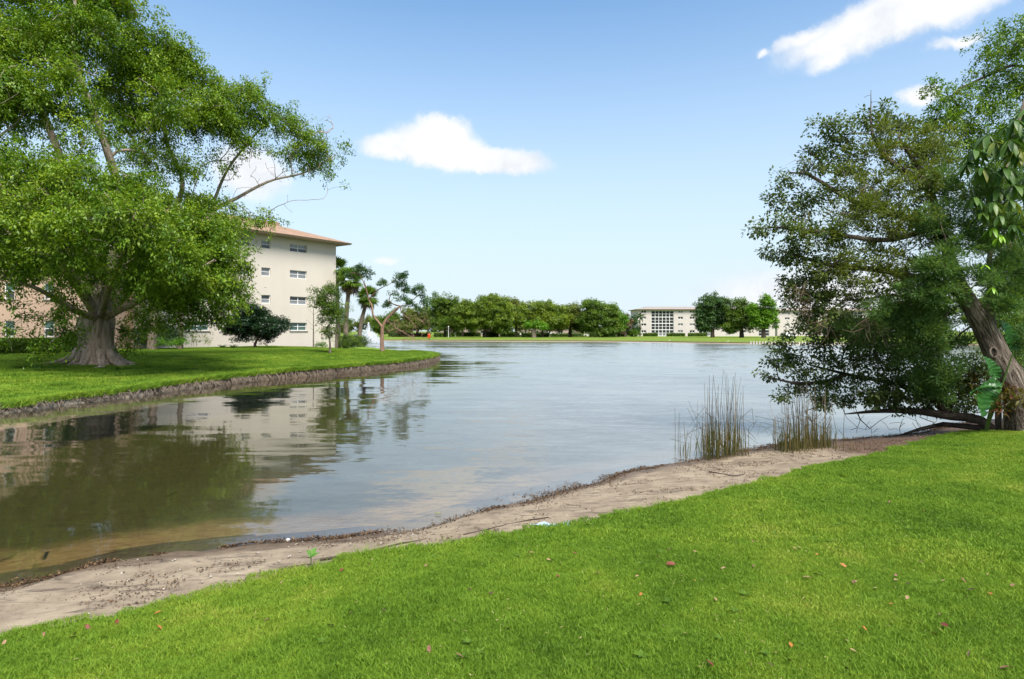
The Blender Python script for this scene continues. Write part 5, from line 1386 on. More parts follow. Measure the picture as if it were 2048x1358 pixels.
def right_bank():
    base = np.array([10.55, 12.9, 0.30])
    T = Tree('leaning_cedar', base, 'leaning tree with rough split trunk and fine foliage at the water edge', 'tree')
    q = lambda px, py, Y: at(px, py, Y)
    T.trunk([base - [0, 0, .2], q(2035, 790, 12.9), q(1998, 720, 12.85), q(1962, 645, 12.8), q(1925, 580, 12.8), q(1905, 530, 12.9), q(1880, 450, 13.1), q(1850, 360, 13.3), q(1800, 280, 13.5)],
            [0.33, 0.26, 0.23, 0.195, 0.135, 0.10, 0.09, 0.06, 0.03], seg=0.25)
    k0 = int(np.argmin([np.linalg.norm(x - q(1962, 645, 12.8)) for x in T.p]))
    T.trunk([q(1962, 645, 12.8), q(1985, 600, 12.9), q(2010, 520, 13.1), q(2050, 430, 13.4)], [0.11, 0.09, 0.07, 0.03], par=k0)
    k1 = int(np.argmin([np.linalg.norm(x - q(1925, 580, 12.8)) for x in T.p]))
    T.trunk([q(1925, 580, 12.8), q(1850, 560, 13), q(1760, 540, 13.3), q(1660, 530, 13.6), q(1560, 500, 13.9)], [0.10, 0.085, 0.07, 0.05, 0.02], par=k1)
    k2 = int(np.argmin([np.linalg.norm(x - q(1880, 450, 13.1)) for x in T.p]))
    T.trunk([q(1880, 450, 13.1), q(1790, 430, 13.3), q(1700, 400, 13.5), q(1620, 350, 13.7), q(1580, 345, 13.8)], [0.08, 0.065, 0.05, 0.035, 0.015], par=k2)
    T.trunk([q(1880, 450, 13.1), q(1780, 480, 13.0), q(1680, 470, 13.0), q(1570, 455, 13.2), q(1510, 458, 13.3)], [0.07, 0.055, 0.045, 0.03, 0.01], par=k2)
    k3 = int(np.argmin([np.linalg.norm(x - q(1850, 360, 13.3)) for x in T.p]))
    T.trunk([q(1850, 360, 13.3), q(1790, 330, 13.4), q(1745, 270, 13.5), q(1742, 205, 13.6)], [0.07, 0.05, 0.03, 0.01], par=k3)
    first = k1 - 3
    dark = [(1650, 250, 34, 16, 13.6), (1690, 270, 34, 18, 13.6), (1640, 300, 26, 16, 13.6), (1625, 330, 24, 18, 13.6), (1680, 320, 36, 20, 13.8), (1575, 360, 26, 16, 13.8), (1560, 400, 28, 22, 13.8), (1600, 410, 34, 22, 13.7),
            (1545, 450, 36, 14, 13.3), (1520, 462, 22, 8, 13.3), (1590, 460, 34, 18, 13.2), (1560, 500, 34, 18, 13.8), (1610, 510, 40, 18, 13.6), (1590, 560, 30, 16, 13.8), (1660, 460, 40, 22, 13.2), (1640, 550, 40, 18, 13.7), (1610, 590, 24, 12, 13.8),
            (1730, 235, 26, 12, 13.7), (1800, 250, 40, 18, 13.8), (1770, 215, 20, 8, 13.8), (1640, 390, 34, 20, 13.6), (1590, 600, 26, 16, 13.6), (1575, 575, 22, 12, 13.6), (1620, 630, 30, 16, 13.6), (1660, 620, 34, 16, 13.4), (1600, 650, 20, 10, 13.7), (1640, 580, 34, 16, 13.4)]
    mid = [(1750, 310, 44, 28, 13.4), (1810, 310, 44, 30, 13.6), (1860, 330, 44, 28, 13.4), (1720, 370, 44, 28, 13.5), (1790, 380, 48, 30, 13.3), (1860, 400, 44, 30, 13.2), (1700, 430, 44, 26, 13.3), (1770, 450, 48, 30, 13.1), (1840, 470, 50, 32, 13.0),
           (1910, 470, 40, 34, 12.8), (1690, 500, 44, 24, 13.3), (1760, 520, 50, 26, 13.1), (1830, 540, 50, 28, 12.9), (1700, 560, 44, 20, 13.4), (1650, 600, 34, 14, 13.6), (1720, 600, 44, 18, 13.4), (1790, 590, 50, 24, 13.0), (1640, 470, 36, 20, 13.1), (1690, 360, 40, 24, 13.2), (1740, 420, 44, 26, 12.9), (1830, 360, 44, 28, 12.9), (1820, 430, 44, 28, 12.7), (1870, 290, 40, 24, 13.3), (1670, 530, 40, 20, 13.1), (1740, 560, 44, 22, 12.9), (1780, 260, 36, 18, 13.5)]
    ced = [(1880, 530, 44, 26, 12.4), (1905, 560, 34, 22, 12.3), (1850, 600, 48, 26, 12.7), (1900, 620, 44, 24, 12.9), (1800, 640, 50, 26, 13.0), (1860, 660, 50, 28, 13.0), (1910, 680, 40, 26, 13.2), (1830, 710, 50, 26, 13.2), (1880, 740, 44, 28, 13.3), (1760, 680, 44, 24, 13.4),
           (1990, 540, 40, 26, 12.6), (2030, 520, 50, 30, 12.8), (2000, 600, 36, 26, 12.6), (2040, 600, 44, 36, 12.7), (2040, 670, 40, 30, 13.3), (1960, 500, 34, 22, 12.7), (2060, 460, 50, 40, 13.2), (1980, 440, 40, 26, 13.2), (1950, 400, 40, 26, 13.3), (2040, 380, 50, 40, 13.4), (1870, 790, 40, 16, 13.5), (1840, 770, 40, 18, 13.4), (1900, 500, 40, 26, 12.2), (1930, 540, 30, 20, 12.2), (1880, 440, 40, 26, 12.4), (1920, 420, 36, 26, 12.4), (1860, 580, 40, 22, 12.2), (1940, 470, 34, 24, 12.3), (1900, 360, 40, 26, 12.7), (1960, 360, 40, 26, 13.0), (1990, 680, 0.1, 0.1, 13.4), (1780, 620, 40, 20, 12.8), (1730, 650, 36, 18, 13.2), (2020, 460, 40, 26, 12.5), (1970, 560, 26, 18, 12.4)]
    mk = lambda l: [near_lobe(a, b, Y, w, h) for a, b, w, h, Y in l]
    LD, LM, LC = mk(dark), mk(mid), mk(ced)
    for c in sorted([l[0] for l in LD + LM + LC], key=lambda x: np.linalg.norm(x - T.p[k1])): T.attach(c, 0.25, 0.09, 0.12, 0.02, first)
    CD, OD = soft_sprays(LD, 24, .6); CM, OM = soft_sprays(LM, 24, .6); CC, OC, _ = sprays_in(fracture(LC, 3, .65), 13, 0.1, -0.95)
    allc = np.vstack([CD, CM, CC])
    T.twigs(allc[rng.random(len(allc)) < 0.3], 0.25, 0.14, 0.0, first, 5)
    for px, py in ((1742, 180), (1728, 195), (1760, 205), (1700, 225), (1660, 235), (1574, 335), (1572, 350)): T.attach(q(px, py, 13.6), .2, .06, .04, .05, first)
    T.branches(M['bark_rough'], 0.0045, 2.3, name='trunk', maxr=0.09)
    A = spray_leaves(CD, OD, 24, 0.15, 0.8, 0.076, 0.047, 0.1, var0=0.58)
    T.leaves('crown', *A, M['scrub_leaf'], label='small dark leaves at the outer branch ends')
    nsel = rng.random(len(CM)) < 0.75
    B = fine_leaves(CM[nsel], OM[nsel], 44, 0.19, 0.085, 0.028, 0.2, 0.55)
    Cc = fine_leaves(CC, OC, 85, 0.19, 0.085, 0.018, 0.35, 0.55)
    T.leaves('foliage', *B, M['olive_leaf']); T.leaves('needles', *Cc, M['cedar_leaf'])
    # dead brown twig bundles hanging in it
    dt = MB(); cents = [(1600, 575), (1620, 600), (1740, 640), (1760, 650), (1780, 300), (1850, 330), (1740, 380), (1700, 590), (1690, 420), (1600, 440), (1650, 640), (1830, 520), (1900, 360), (1870, 450), (1800, 460), (1620, 330)]
    for px, py in cents:
        Y = 12.9 + rng.random(); c0 = q(px, py, Y)
        for _ in range(26):
            a = c0 + rng.normal(0, .1, 3); d = nrm(rng.normal(0, .5, 3) + [-.35, 0, -.75]); l = 0.25 + .3 * rng.random()
            dt.tube([a, a + d * l * .5 + rng.normal(0, .02, 3), a + d * l], [.006, .004, .002], 3, False)
    dme = dt.mesh('dead_twigs', M['dead_twig']); dme.transform(Matrix.Translation(Vector(-base))); dto = obj('dead_twigs', dme, T.root); dto['label'] = 'dry brown twigs hanging among the branches'; dto['kind'] = 'stuff'
    # knot hole rim on the trunk
    kc = q(1986, 705, 12.55) - base; a = np.linspace(0, 6.283, 15); kt = MB()
    kt.tube([kc + [math.cos(x) * .075, -0.02 + .02 * math.sin(x), math.sin(x) * .1] for x in a], 0.022, 5, False); kt.build('knot', M['bark_rough'], T.root, True)
    MB().add([kc + [math.cos(x) * .07, .015, math.sin(x) * .095] for x in a[:-1]], [tuple(range(14))]).build('knot_hole', M['bark_dark'], T.root)

    # the limb lying out over the water, with its own upright foliage
    b2 = np.array([9.75, 13.1, 0.28]); T = Tree('fallen_tree', b2, 'low tree lying out over the water with dark foliage and bare branches', 'tree')
    T.trunk([b2 + [0.5, 0, -.15], q(1960, 840, 13.3), q(1900, 832, 13.6), q(1830, 822, 13.9), q(1760, 822, 14.1), q(1690, 828, 14.3)], [0.12, 0.11, 0.10, 0.08, 0.05, 0.015], seg=.25)
    kk = int(np.argmin([np.linalg.norm(x - q(1900, 832, 13.6)) for x in T.p]))
    T.trunk([q(1900, 832, 13.6), q(1870, 800, 13.8), q(1800, 770, 14.1), q(1700, 750, 14.4), q(1620, 730, 14.6)], [0.09, .07, .055, .04, .02], par=kk)
    T.trunk([q(1925, 835, 13.4), q(1880, 850, 13.8), q(1820, 862, 14.1), q(1800, 870, 14.2)], [0.07, .055, .035, .015], par=max(0, kk - 3))
    T.trunk([q(1900, 832, 13.6), q(1860, 780, 13.9), q(1840, 730, 14.2), q(1800, 690, 14.4)], [0.07, .06, .045, .02], par=kk)
    k5 = int(np.argmin([np.linalg.norm(x - q(1700, 750, 14.4)) for x in T.p]))
    T.trunk([q(1700, 750, 14.4), q(1640, 765, 14.3), q(1580, 765, 14.2), q(1530, 750, 14.1)], [.05, .04, .03, .012], par=k5)
    lb = [(1515, 745, 16, 8), (1540, 752, 14, 7), (1560, 690, 22, 13), (1555, 720, 26, 13), (1590, 710, 26, 16), (1610, 740, 26, 14), (1600, 770, 26, 12), (1570, 790, 18, 8), (1640, 690, 28, 18), (1660, 660, 28, 14), (1660, 720, 30, 18), (1650, 760, 28, 13), (1640, 790, 24, 10),
          (1700, 680, 34, 20), (1710, 720, 34, 20), (1700, 760, 34, 14), (1750, 700, 34, 22), (1770, 740, 36, 20), (1800, 700, 34, 20), (1820, 750, 38, 20), (1740, 780, 30, 10), (1790, 790, 30, 10), (1860, 720, 36, 24), (1870, 770, 36, 18), (1620, 655, 16, 9), (1690, 640, 26, 13), (1760, 650, 34, 18), (1585, 670, 14, 7), (1740, 800, 30, 11), (1800, 808, 34, 11), (1860, 810, 34, 12), (1690, 795, 26, 10), (1900, 800, 30, 14), (1830, 785, 34, 14), (1900, 760, 34, 20), (1770, 775, 30, 14), (1650, 805, 22, 8), (1930, 770, 26, 22), (1940, 730, 26, 20), (1925, 810, 22, 14)]
    Lf = [near_lobe(a, b, 14.3 - 0.6 * (rng.random() - .5) - .0008 * (a - 1500), w, h) for a, b, w, h in lb]
    for l in Lf: T.attach(l[0], .25, .1, .08, 0, 3)
    C, O = soft_sprays(Lf, 30, .6)
    T.twigs(C[rng.random(len(C)) < .35], .25, .14, 0, 3, 4)
    # bare branches reaching down into the water
    for _ in range(110):
        px = rng.uniform(1600, 1890); py = rng.uniform(780, 868); Y = rng.uniform(13.3, 14.6); w = q(px, py, Y); w[2] = max(w[2], -0.05)
        T.attach(w, .4, .03, .02, .06, 3)
    T.branches(M['bark_dark'], .005, 2.3, maxr=.07)
    T.leaves('crown', *spray_leaves(C, O, 24, .15, .7, .074, .046, .1, var0=.55), M['scrub_leaf'])

    # tall tree behind, only its top shows
    Y = 19; b3 = np.array([17.2, 19.0, .4]); T = Tree('tall_tree', b3, 'tall bright green tree behind the leaning one, top right of the picture', 'tree')
    T.trunk([b3, at(2120, 500, Y), at(2090, 330, Y)], [.35, .28, .2])
    Lt = [lobe(2020, 85, Y, 60, 26), lobe(2050, 60, Y, 50, 24), (lobe(2000, 140, Y, 48, 26)), lobe(2040, 170, Y, 50, 34), lobe(2090, 120, Y, 60, 60), lobe(1900, 195, Y, 44, 24), lobe(1860, 175, Y, 22, 16), lobe(1940, 225, Y, 50, 28), lobe(1990, 215, Y, 40, 24), lobe(1870, 240, Y, 50, 26), lobe(1930, 270, Y, 50, 30), lobe(2080, 240, Y, 60, 50), lobe(2010, 280, Y, 60, 40), lobe(1880, 300, Y, 40, 26), lobe(1945, 330, Y, 50, 30), lobe(2080, 340, Y, 70, 60)]
    for l in Lt: T.attach(l[0], .4, .08, .15, .05, 4)
    C, O = soft_sprays(Lt, 10, .58)
    T.twigs(C[rng.random(len(C)) < .3], .4, .1, .02, 4)
    T.branches(M['bark_dark'], .007, maxr=.12)
    T.leaves('crown', *feather_sprays(C, O, 40, .5, .09, .085, .045, .42), M['ficus_leaf'])

    # umbrella tree: drooping whorls of large leaflets on one bare stem
    b4 = np.array([10.35, 13.3, .33]); R = empty('umbrella_tree', b4); tag(R, 'umbrella tree with whorls of long glossy drooping leaflets at the picture edge', 'tree')
    q4 = lambda px, py, d=0: at(px, py, 13.3 + d) - b4
    st = [q4(2000, 830), q4(1995, 740), q4(1985, 620), q4(1978, 540), q4(1985, 470), q4(2000, 400), q4(2012, 330), q4(2030, 270), q4(2050, 200)]
    MB().tube(catmull([(0, 0, -.1)] + st[1:], 30), np.linspace(.06, .035, 30), 8).build('stem', M['bark_grey'], R, True)
    lf = []
    for mt in ('umbrella_leaf', 'umbrella_young'):
        V, Fc, vv = [], [], []; nseg = 6
        for i in range(nseg + 1):
            t = i / nseg; w = 0.5 * 0.27 * math.sin(math.pi * min(1, t * .9 + .08)) ** .8 if i < nseg else .002; z = -.42 * t * t
            V += [(t, -w, z + .03), (t, 0, z), (t, w, z + .03)]
        for i in range(nseg):
            a = i * 3; Fc += [(a, a + 1, a + 4, a + 3), (a + 1, a + 2, a + 5, a + 4)]
        lf.append(mesh_np('leaflet', V, np.array(Fc), M[mt], True, {'var': ('FACE', np.full(len(Fc), .5))}))
    wh = [(2030, 240, -.2, 11, .34, 0), (2062, 215, 0, 11, .36, 0), (1990, 285, -.1, 11, .34, 0), (1950, 300, 0, 9, .3, 0), (2040, 300, -.3, 11, .34, 0), (1965, 335, -.2, 10, .32, 0), (2010, 335, -.3, 11, .33, 0), (2060, 350, -.2, 10, .32, 0),
          (1950, 395, -.2, 9, .26, 0), (1985, 405, -.3, 10, .27, 0), (2020, 400, -.3, 10, .27, 0), (1965, 425, -.2, 9, .24, 0), (2000, 430, -.3, 9, .24, 0), (2045, 420, -.1, 9, .26, 0), (1985, 455, -.2, 9, .2, 1), (2000, 470, -.2, 8, .2, 1), (1968, 530, -.1, 7, .16, 1), (1985, 575, 0, 6, .16, 1), (2010, 255, .3, 9, .32, 0), (1975, 270, .1, 10, .34, 0), (2045, 265, -.1, 11, .36, 0), (2030, 370, -.2, 10, .32, 0), (1995, 375, -.1, 10, .3, 0), (1935, 325, .1, 9, .3, 0), (2025, 450, -.1, 9, .26, 0), (2020, 280, -.4, 11, .34, 0)]
    for px, py, d, n, L, yg in wh:
        c = q4(px, py, d - 1.15); L = L * 1.15; j = min(range(2, len(st)), key=lambda k: np.linalg.norm(st[k] - c))
        MB().tube([st[j], (st[j] + c) / 2 + [0, 0, .06], c], [.012, .009, .006], 5, False).build('leaf_stalk', M['stalk'], R)
        for k in range(n):
            o = obj('leaflet', lf[yg], R, Vector(c)); a = 6.283 * k / n + rng.random() * .3; s = L * rng.uniform(.8, 1.15)
            o.rotation_euler = (rng.normal(0, .15), rng.uniform(.25, .85), a); o.scale = (s, s, s)
    # giant bird-of-paradise leaves behind the trunk foot
    b5 = np.array([9.6, 13.0, .3]); R = empty('bird_of_paradise_plant', b5); tag(R, 'paddle leaved plant growing at the foot of the leaning trunk', 'plant')
    def paddle(p0, p1, p2, w, nm, up=(0, -1, .3), lab=None):
        m = 26; P = np.array([(1 - t) ** 2 * p0 + 2 * t * (1 - t) * p1 + t * t * p2 for t in np.linspace(0, 1, m)]); T_ = nrm(np.gradient(P, axis=0)); S = nrm(np.cross(T_, np.array(up))); Nn = np.cross(S, T_)
        V, Fc = [], []; ph = rng.random() * 6
        for i in range(m):
            t = i / (m - 1); ww = w * (math.sin(math.pi * (t * .92 + .05)) ** .6) * (1 - .10 * (i % 5 == 4) - .06 * rng.random())
            for f in (-1, -.5, 0, .5, 1):
                rip = .012 * math.sin(i * 1.9 + abs(f) * 2 + ph) * abs(f) - .05 * (1 - abs(f)) * w / .2 + .03 * f * math.sin(t * 5 + ph)
                V.append(P[i] + S[i] * ww * f + Nn[i] * rip - T_[i] * .03 * abs(f))
        for i in range(m - 1):
            for j in range(4):
                if i % 9 == 4 and j in (0, 3) and w > .1: continue
                a = i * 5 + j; Fc.append((a, a + 1, a + 6, a + 5))
        o = obj('leaf', mesh_np(nm, np.array(V), np.array(Fc), M['paddle_leaf'], True, {'var': ('FACE', np.clip(.45 + .2 * np.sin(np.arange(len(Fc)) // 4 * 2.1) + rng.normal(0, .1, len(Fc)), 0, 1))}), R)
        if lab: o['label'] = lab
    g5 = lambda px, py, d=0: at(px, py, 12.3 + d) - b5
    paddle(g5(1995, 755), g5(1990, 735), g5(1968, 712), .12, 'leaf', lab='upright pale green leaf')
    paddle(g5(2002, 770), g5(1950, 770), g5(1938, 792), .05, 'leaf', up=(0, -.3, 1), lab='leaf seen edge on')
    paddle(g5(1995, 775), g5(1965, 775), g5(1968, 835), .2, 'leaf', lab='large drooping dark leaf')
    paddle(g5(2000, 770, .3), g5(1985, 760, .3), g5(1978, 800, .3), .16, 'leaf'); paddle(g5(2030, 700, .8), g5(2025, 660, .8), g5(2000, 640, .8), .15, 'leaf')
    st5 = MB()
    for px, py in ((1995, 755), (2002, 770), (1995, 775), (2000, 772), (2028, 700)): st5.tube([(0.3, 0.1, -.1), (g5(px, py) + [.3, .1, -.1]) / 2, g5(px, py, .1)], [.03, .022, .012], 5, False)
    st5.build('stalks', M['stalk'], R)
    # red and yellow croton by the trunk, green scrub filling the bank behind
    b6 = np.array([10.2, 13.0, .3]); T = shrub_mass('croton_shrub', b6, 'low red and yellow leaved shrub right of the paddle leaves', [near_lobe(2012, 790, 12.7, 22, 16), near_lobe(2000, 815, 12.6, 18, 12), near_lobe(2025, 750, 13.2, 20, 20), near_lobe(1950, 770, 13.8, 26, 20), near_lobe(2030, 800, 12.4, 20, 16), near_lobe(1985, 800, 12.9, 22, 18)], M['croton_leaf'], per=14, n=24, r=.14, L=.12, W=.04)
    shrub_mass('shrub', np.array([13.5, 16, .4]), 'green thicket behind the leaning trunk at the picture edge', [lobe(2040, 730, 15.5, 50, 50), lobe(2090, 650, 15.5, 60, 70), lobe(2000, 700, 16, 40, 40), lobe(2070, 790, 15, 50, 30), lobe(1960, 740, 16.5, 40, 40), lobe(1935, 790, 15.2, 30, 26), lobe(1970, 800, 15, 30, 24)], M['oak_leaf'], per=4.5, n=44, r=.24, L=.10, W=.05)

def rough_bark():
    m, t, out = new_mat('bark_rough')
    p = t.mapping(t.mapping(pos(t), rot=(0, math.radians(26), 0)), scale=(1, 1, 0.13))       # furrows run up the leaning trunk
    n = t.noise(p, 19.0, 6, 0.7, 0.9).outputs[0]; n2 = t.noise(pos(t), 2.2, 4, 0.6).outputs[0]
    col = t.ramp(n, [(0.36, (0.022, 0.017, 0.013)), (0.5, (0.15, 0.115, 0.092)), (0.64, (0.34, 0.285, 0.24))])
    col = t.mix(t.math('MULTIPLY', t.smooth(n2, 0.5, 0.7), 0.45), col, (0.09, 0.085, 0.05))
    principled(t, out, col, 0.9, 0.15, bump(t, n, 1.0, 0.09)); return m
M['bark_rough'] = rough_bark()
M['scrub_leaf'] = leaf_mat('scrub_leaf', (0.034, 0.066, 0.017), (0.078, 0.125, 0.03), (0.145, 0.195, 0.045), 0.4)
def object_leaf(name, stops, rough, trans):
    m, t, out = new_mat(name)
    r = t.node('ShaderNodeObjectInfo').outputs['Random']; n = t.noise(objco(t), 4.0, 4, 0.6).outputs[0]
    col = t.ramp(t.math('ADD', t.math('MULTIPLY', r, 0.7), t.math('MULTIPLY', n, 0.35)), stops)
    b = principled(t, None, col, rough, 0.35); tr = t.node('ShaderNodeBsdfTranslucent', ins={'Color': t.mix(1.0, col, (1.3, 1.25, 0.6), 'MULTIPLY')})
    t.l.new(t.node('ShaderNodeMixShader', ins={0: trans, 1: b.outputs[0], 2: tr.outputs[0]}).outputs[0], out.inputs[0]); return m
M['umbrella_leaf'] = object_leaf('umbrella_leaf', [(0.1, (0.018, 0.05, 0.012)), (0.45, (0.05, 0.115, 0.02)), (0.75, (0.10, 0.18, 0.03)), (0.95, (0.26, 0.25, 0.06))], 0.42, 0.3)
M['umbrella_young'] = plain('umbrella_young', (0.17, 0.32, 0.02), 0.4, 0.2, 5.0, 0.4)
M['paddle_leaf'] = leaf_mat('paddle_leaf', (0.02, 0.085, 0.02), (0.035, 0.14, 0.025), (0.08, 0.2, 0.04), 0.35, 0.3, 0.45)
M['stalk'] = plain('stalk', (0.10, 0.16, 0.04), 0.5, 0.2)
M['croton_leaf'] = leaf_mat('croton_leaf', (0.10, 0.03, 0.014), (0.13, 0.10, 0.02), (0.07, 0.14, 0.02), 0.3)
right_bank()

# ------------------------------------------------------------------ reeds
def reed_mat():
    m, t, out = new_mat('reed')
    a = t.node('ShaderNodeAttribute', attribute_name='var').outputs['Fac']; hgt = t.node('ShaderNodeSeparateXYZ', ins={0: pos(t)}).outputs[2]
    low = t.ramp(a, [(0, (0.05, 0.05, 0.012)), (.5, (0.095, 0.08, 0.02)), (1, (0.2, 0.14, 0.07))]); high = t.ramp(a, [(0, (0.04, 0.038, 0.024)), (.6, (0.085, 0.072, 0.045)), (1, (0.27, 0.22, 0.15))])
    principled(t, out, t.mix(t.smooth(hgt, .35, .8), low, high), .7, .2); return m
M['reed'] = reed_mat()
def reeds():
    clumps = [('reed_clump', 'tall thin reed clump standing alone in the shallows, farther from the tree', (1395, 1492, 905), 12.0, 95, 1.6, .075), ('reed_clump', 'broad green based reed clump beside the fallen tree', (1548, 1668, 895), 12.35, 150, 1.4, .08),
              ('reed_clump', 'few short broken reeds left of the tall clump', (1358, 1376, 905), 12.1, 7, .85, .2), ('reed_clump', 'few short green reeds on the mud below the fallen tree', (1690, 1740, 895), 11.9, 16, .42, .08)]
    for nm, lb, (a, b, py), Y, n, h, lean in clumps:
        x0, x1 = (a - 1024) / F * Y, (b - 1024) / F * Y; base = np.array([(x0 + x1) / 2, Y, 0.0]); R = empty(nm, base); tag(R, lb, 'reeds', 'reeds at the water edge')
        V, Q, var, off = [], [], [], 0
        for i in range(n):
            x = rng.uniform(x0, x1); y = Y + rng.normal(0, .22) + (x - base[0]) * 0.35; d = poly_dist([(x, y)], near_W)[0]
            z = 0.0 if d < 0 else min(.06, d * .1)
            hh = h * (0.35 + .65 * rng.random() ** .8) * (1.0 if n < 30 else (0.8 + .25 * math.sin(3.1 * (x - x0) / (x1 - x0))))
            th = rng.random() * 6.283; ln = lean * hh * (rng.normal() + (3.5 if rng.random() < .04 else 0)); dx, dy = math.cos(th) * ln, math.sin(th) * ln * .5
            p = np.array([(x, y, z - .12), (x + dx * .2, y + dy * .2, hh * .5), (x + dx, y + dy, hh)]) - base
            if rng.random() < .2: p = np.vstack([p[:2], p[1] + [dx + rng.normal(0, .15), dy, hh * .12], p[1] + [2 * dx + rng.normal(0, .25), dy, -hh * .15]])
            r = np.linspace(.006, .0022, len(p)) * rng.uniform(.7, 1.3); a_, q_, _ = tube(p, r, 4); V.append(a_); Q.append(q_ + off); off += len(a_); var += [rng.random()] * len(q_)
        o = obj('stems', mesh_np('stems', np.vstack(V), np.vstack(Q), M['reed'], True, {'var': ('FACE', var)}), R); o['kind'] = 'stuff'
        # green blades round the foot
        k = n * 2; P = np.c_[rng.uniform(x0, x1, k), np.zeros(k), np.full(k, -.05)]; P[:, 1] = Y + rng.normal(0, .22, k) + (P[:, 0] - base[0]) * .35
        o = obj('blades', leaf_mesh('blades', P - base, np.c_[rng.normal(0, .1, (k, 2)), np.ones(k)], np.c_[rng.normal(size=(k, 2)), np.zeros(k)], h * .34 * (.5 + rng.random(k)), .012, np.clip(rng.normal(.5, .2, k), 0, 1), M['reed_blade']), R); o['kind'] = 'stuff'
M['reed_blade'] = leaf_mat('reed_blade', (0.035, 0.055, 0.012), (0.075, 0.085, 0.018), (0.17, 0.13, 0.05), .3)
reeds()

# ------------------------------------------------------------------ things on the sand and in the grass
def beach_z(xy):
    xy = np.asarray(xy, float)[:, :2]; dl = np.maximum(-poly_dist(xy, near_L), 0); dw = np.maximum(poly_dist(xy, near_W), 0)
    t = dl / np.maximum(dl + dw, 1e-4); return 0.205 * (1 - t) ** .8 + .012 * vnoise(xy, 3.0, 21) + .0084 * vnoise(xy, 8.0, 22)

def chips(name, P, size, mats_var, mat, label, flat=.35, aspect=2.2):
    n = len(P); o = obj(name, leaf_mesh(name, P, np.c_[rng.normal(size=(n, 2)), rng.normal(0, .25, n)], np.c_[rng.normal(0, flat, (n, 2)), np.ones(n)], size * (.5 + rng.random(n)), size / aspect * (.5 + rng.random(n)), mats_var, mat, .4))
    return tag(o, label, None, None, 'stuff')

def lumps(name, P, size, mat, label):
    """small angular stones, each a squashed octahedron"""
    n = len(P); s = size * (.5 + rng.random((n, 1))); base = np.array([(1, 0, 0), (-1, 0, 0), (0, 1, 0), (0, -1, 0), (0, 0, .6), (0, 0, -.4)], float)
    V = base[None] * (0.6 + .8 * rng.random((n, 6, 1))) * s[:, None]; a = rng.random(n) * 6.283; ca, sa = np.cos(a)[:, None], np.sin(a)[:, None]
    V = np.stack([V[:, :, 0] * ca - V[:, :, 1] * sa, V[:, :, 0] * sa + V[:, :, 1] * ca, V[:, :, 2]], 2) + P[:, None]
    f = np.array([(0, 2, 4), (2, 1, 4), (1, 3, 4), (3, 0, 4), (2, 0, 5), (1, 2, 5), (3, 1, 5), (0, 3, 5)]); Fc = (np.arange(n)[:, None, None] * 6 + f[None]).reshape(-1, 3)
    o = obj(name, mesh_np(name, V.reshape(-1, 3), Fc, mat, False, {'var': ('FACE', np.repeat(rng.random(n), 8))})); return tag(o, label, None, None, 'stuff')

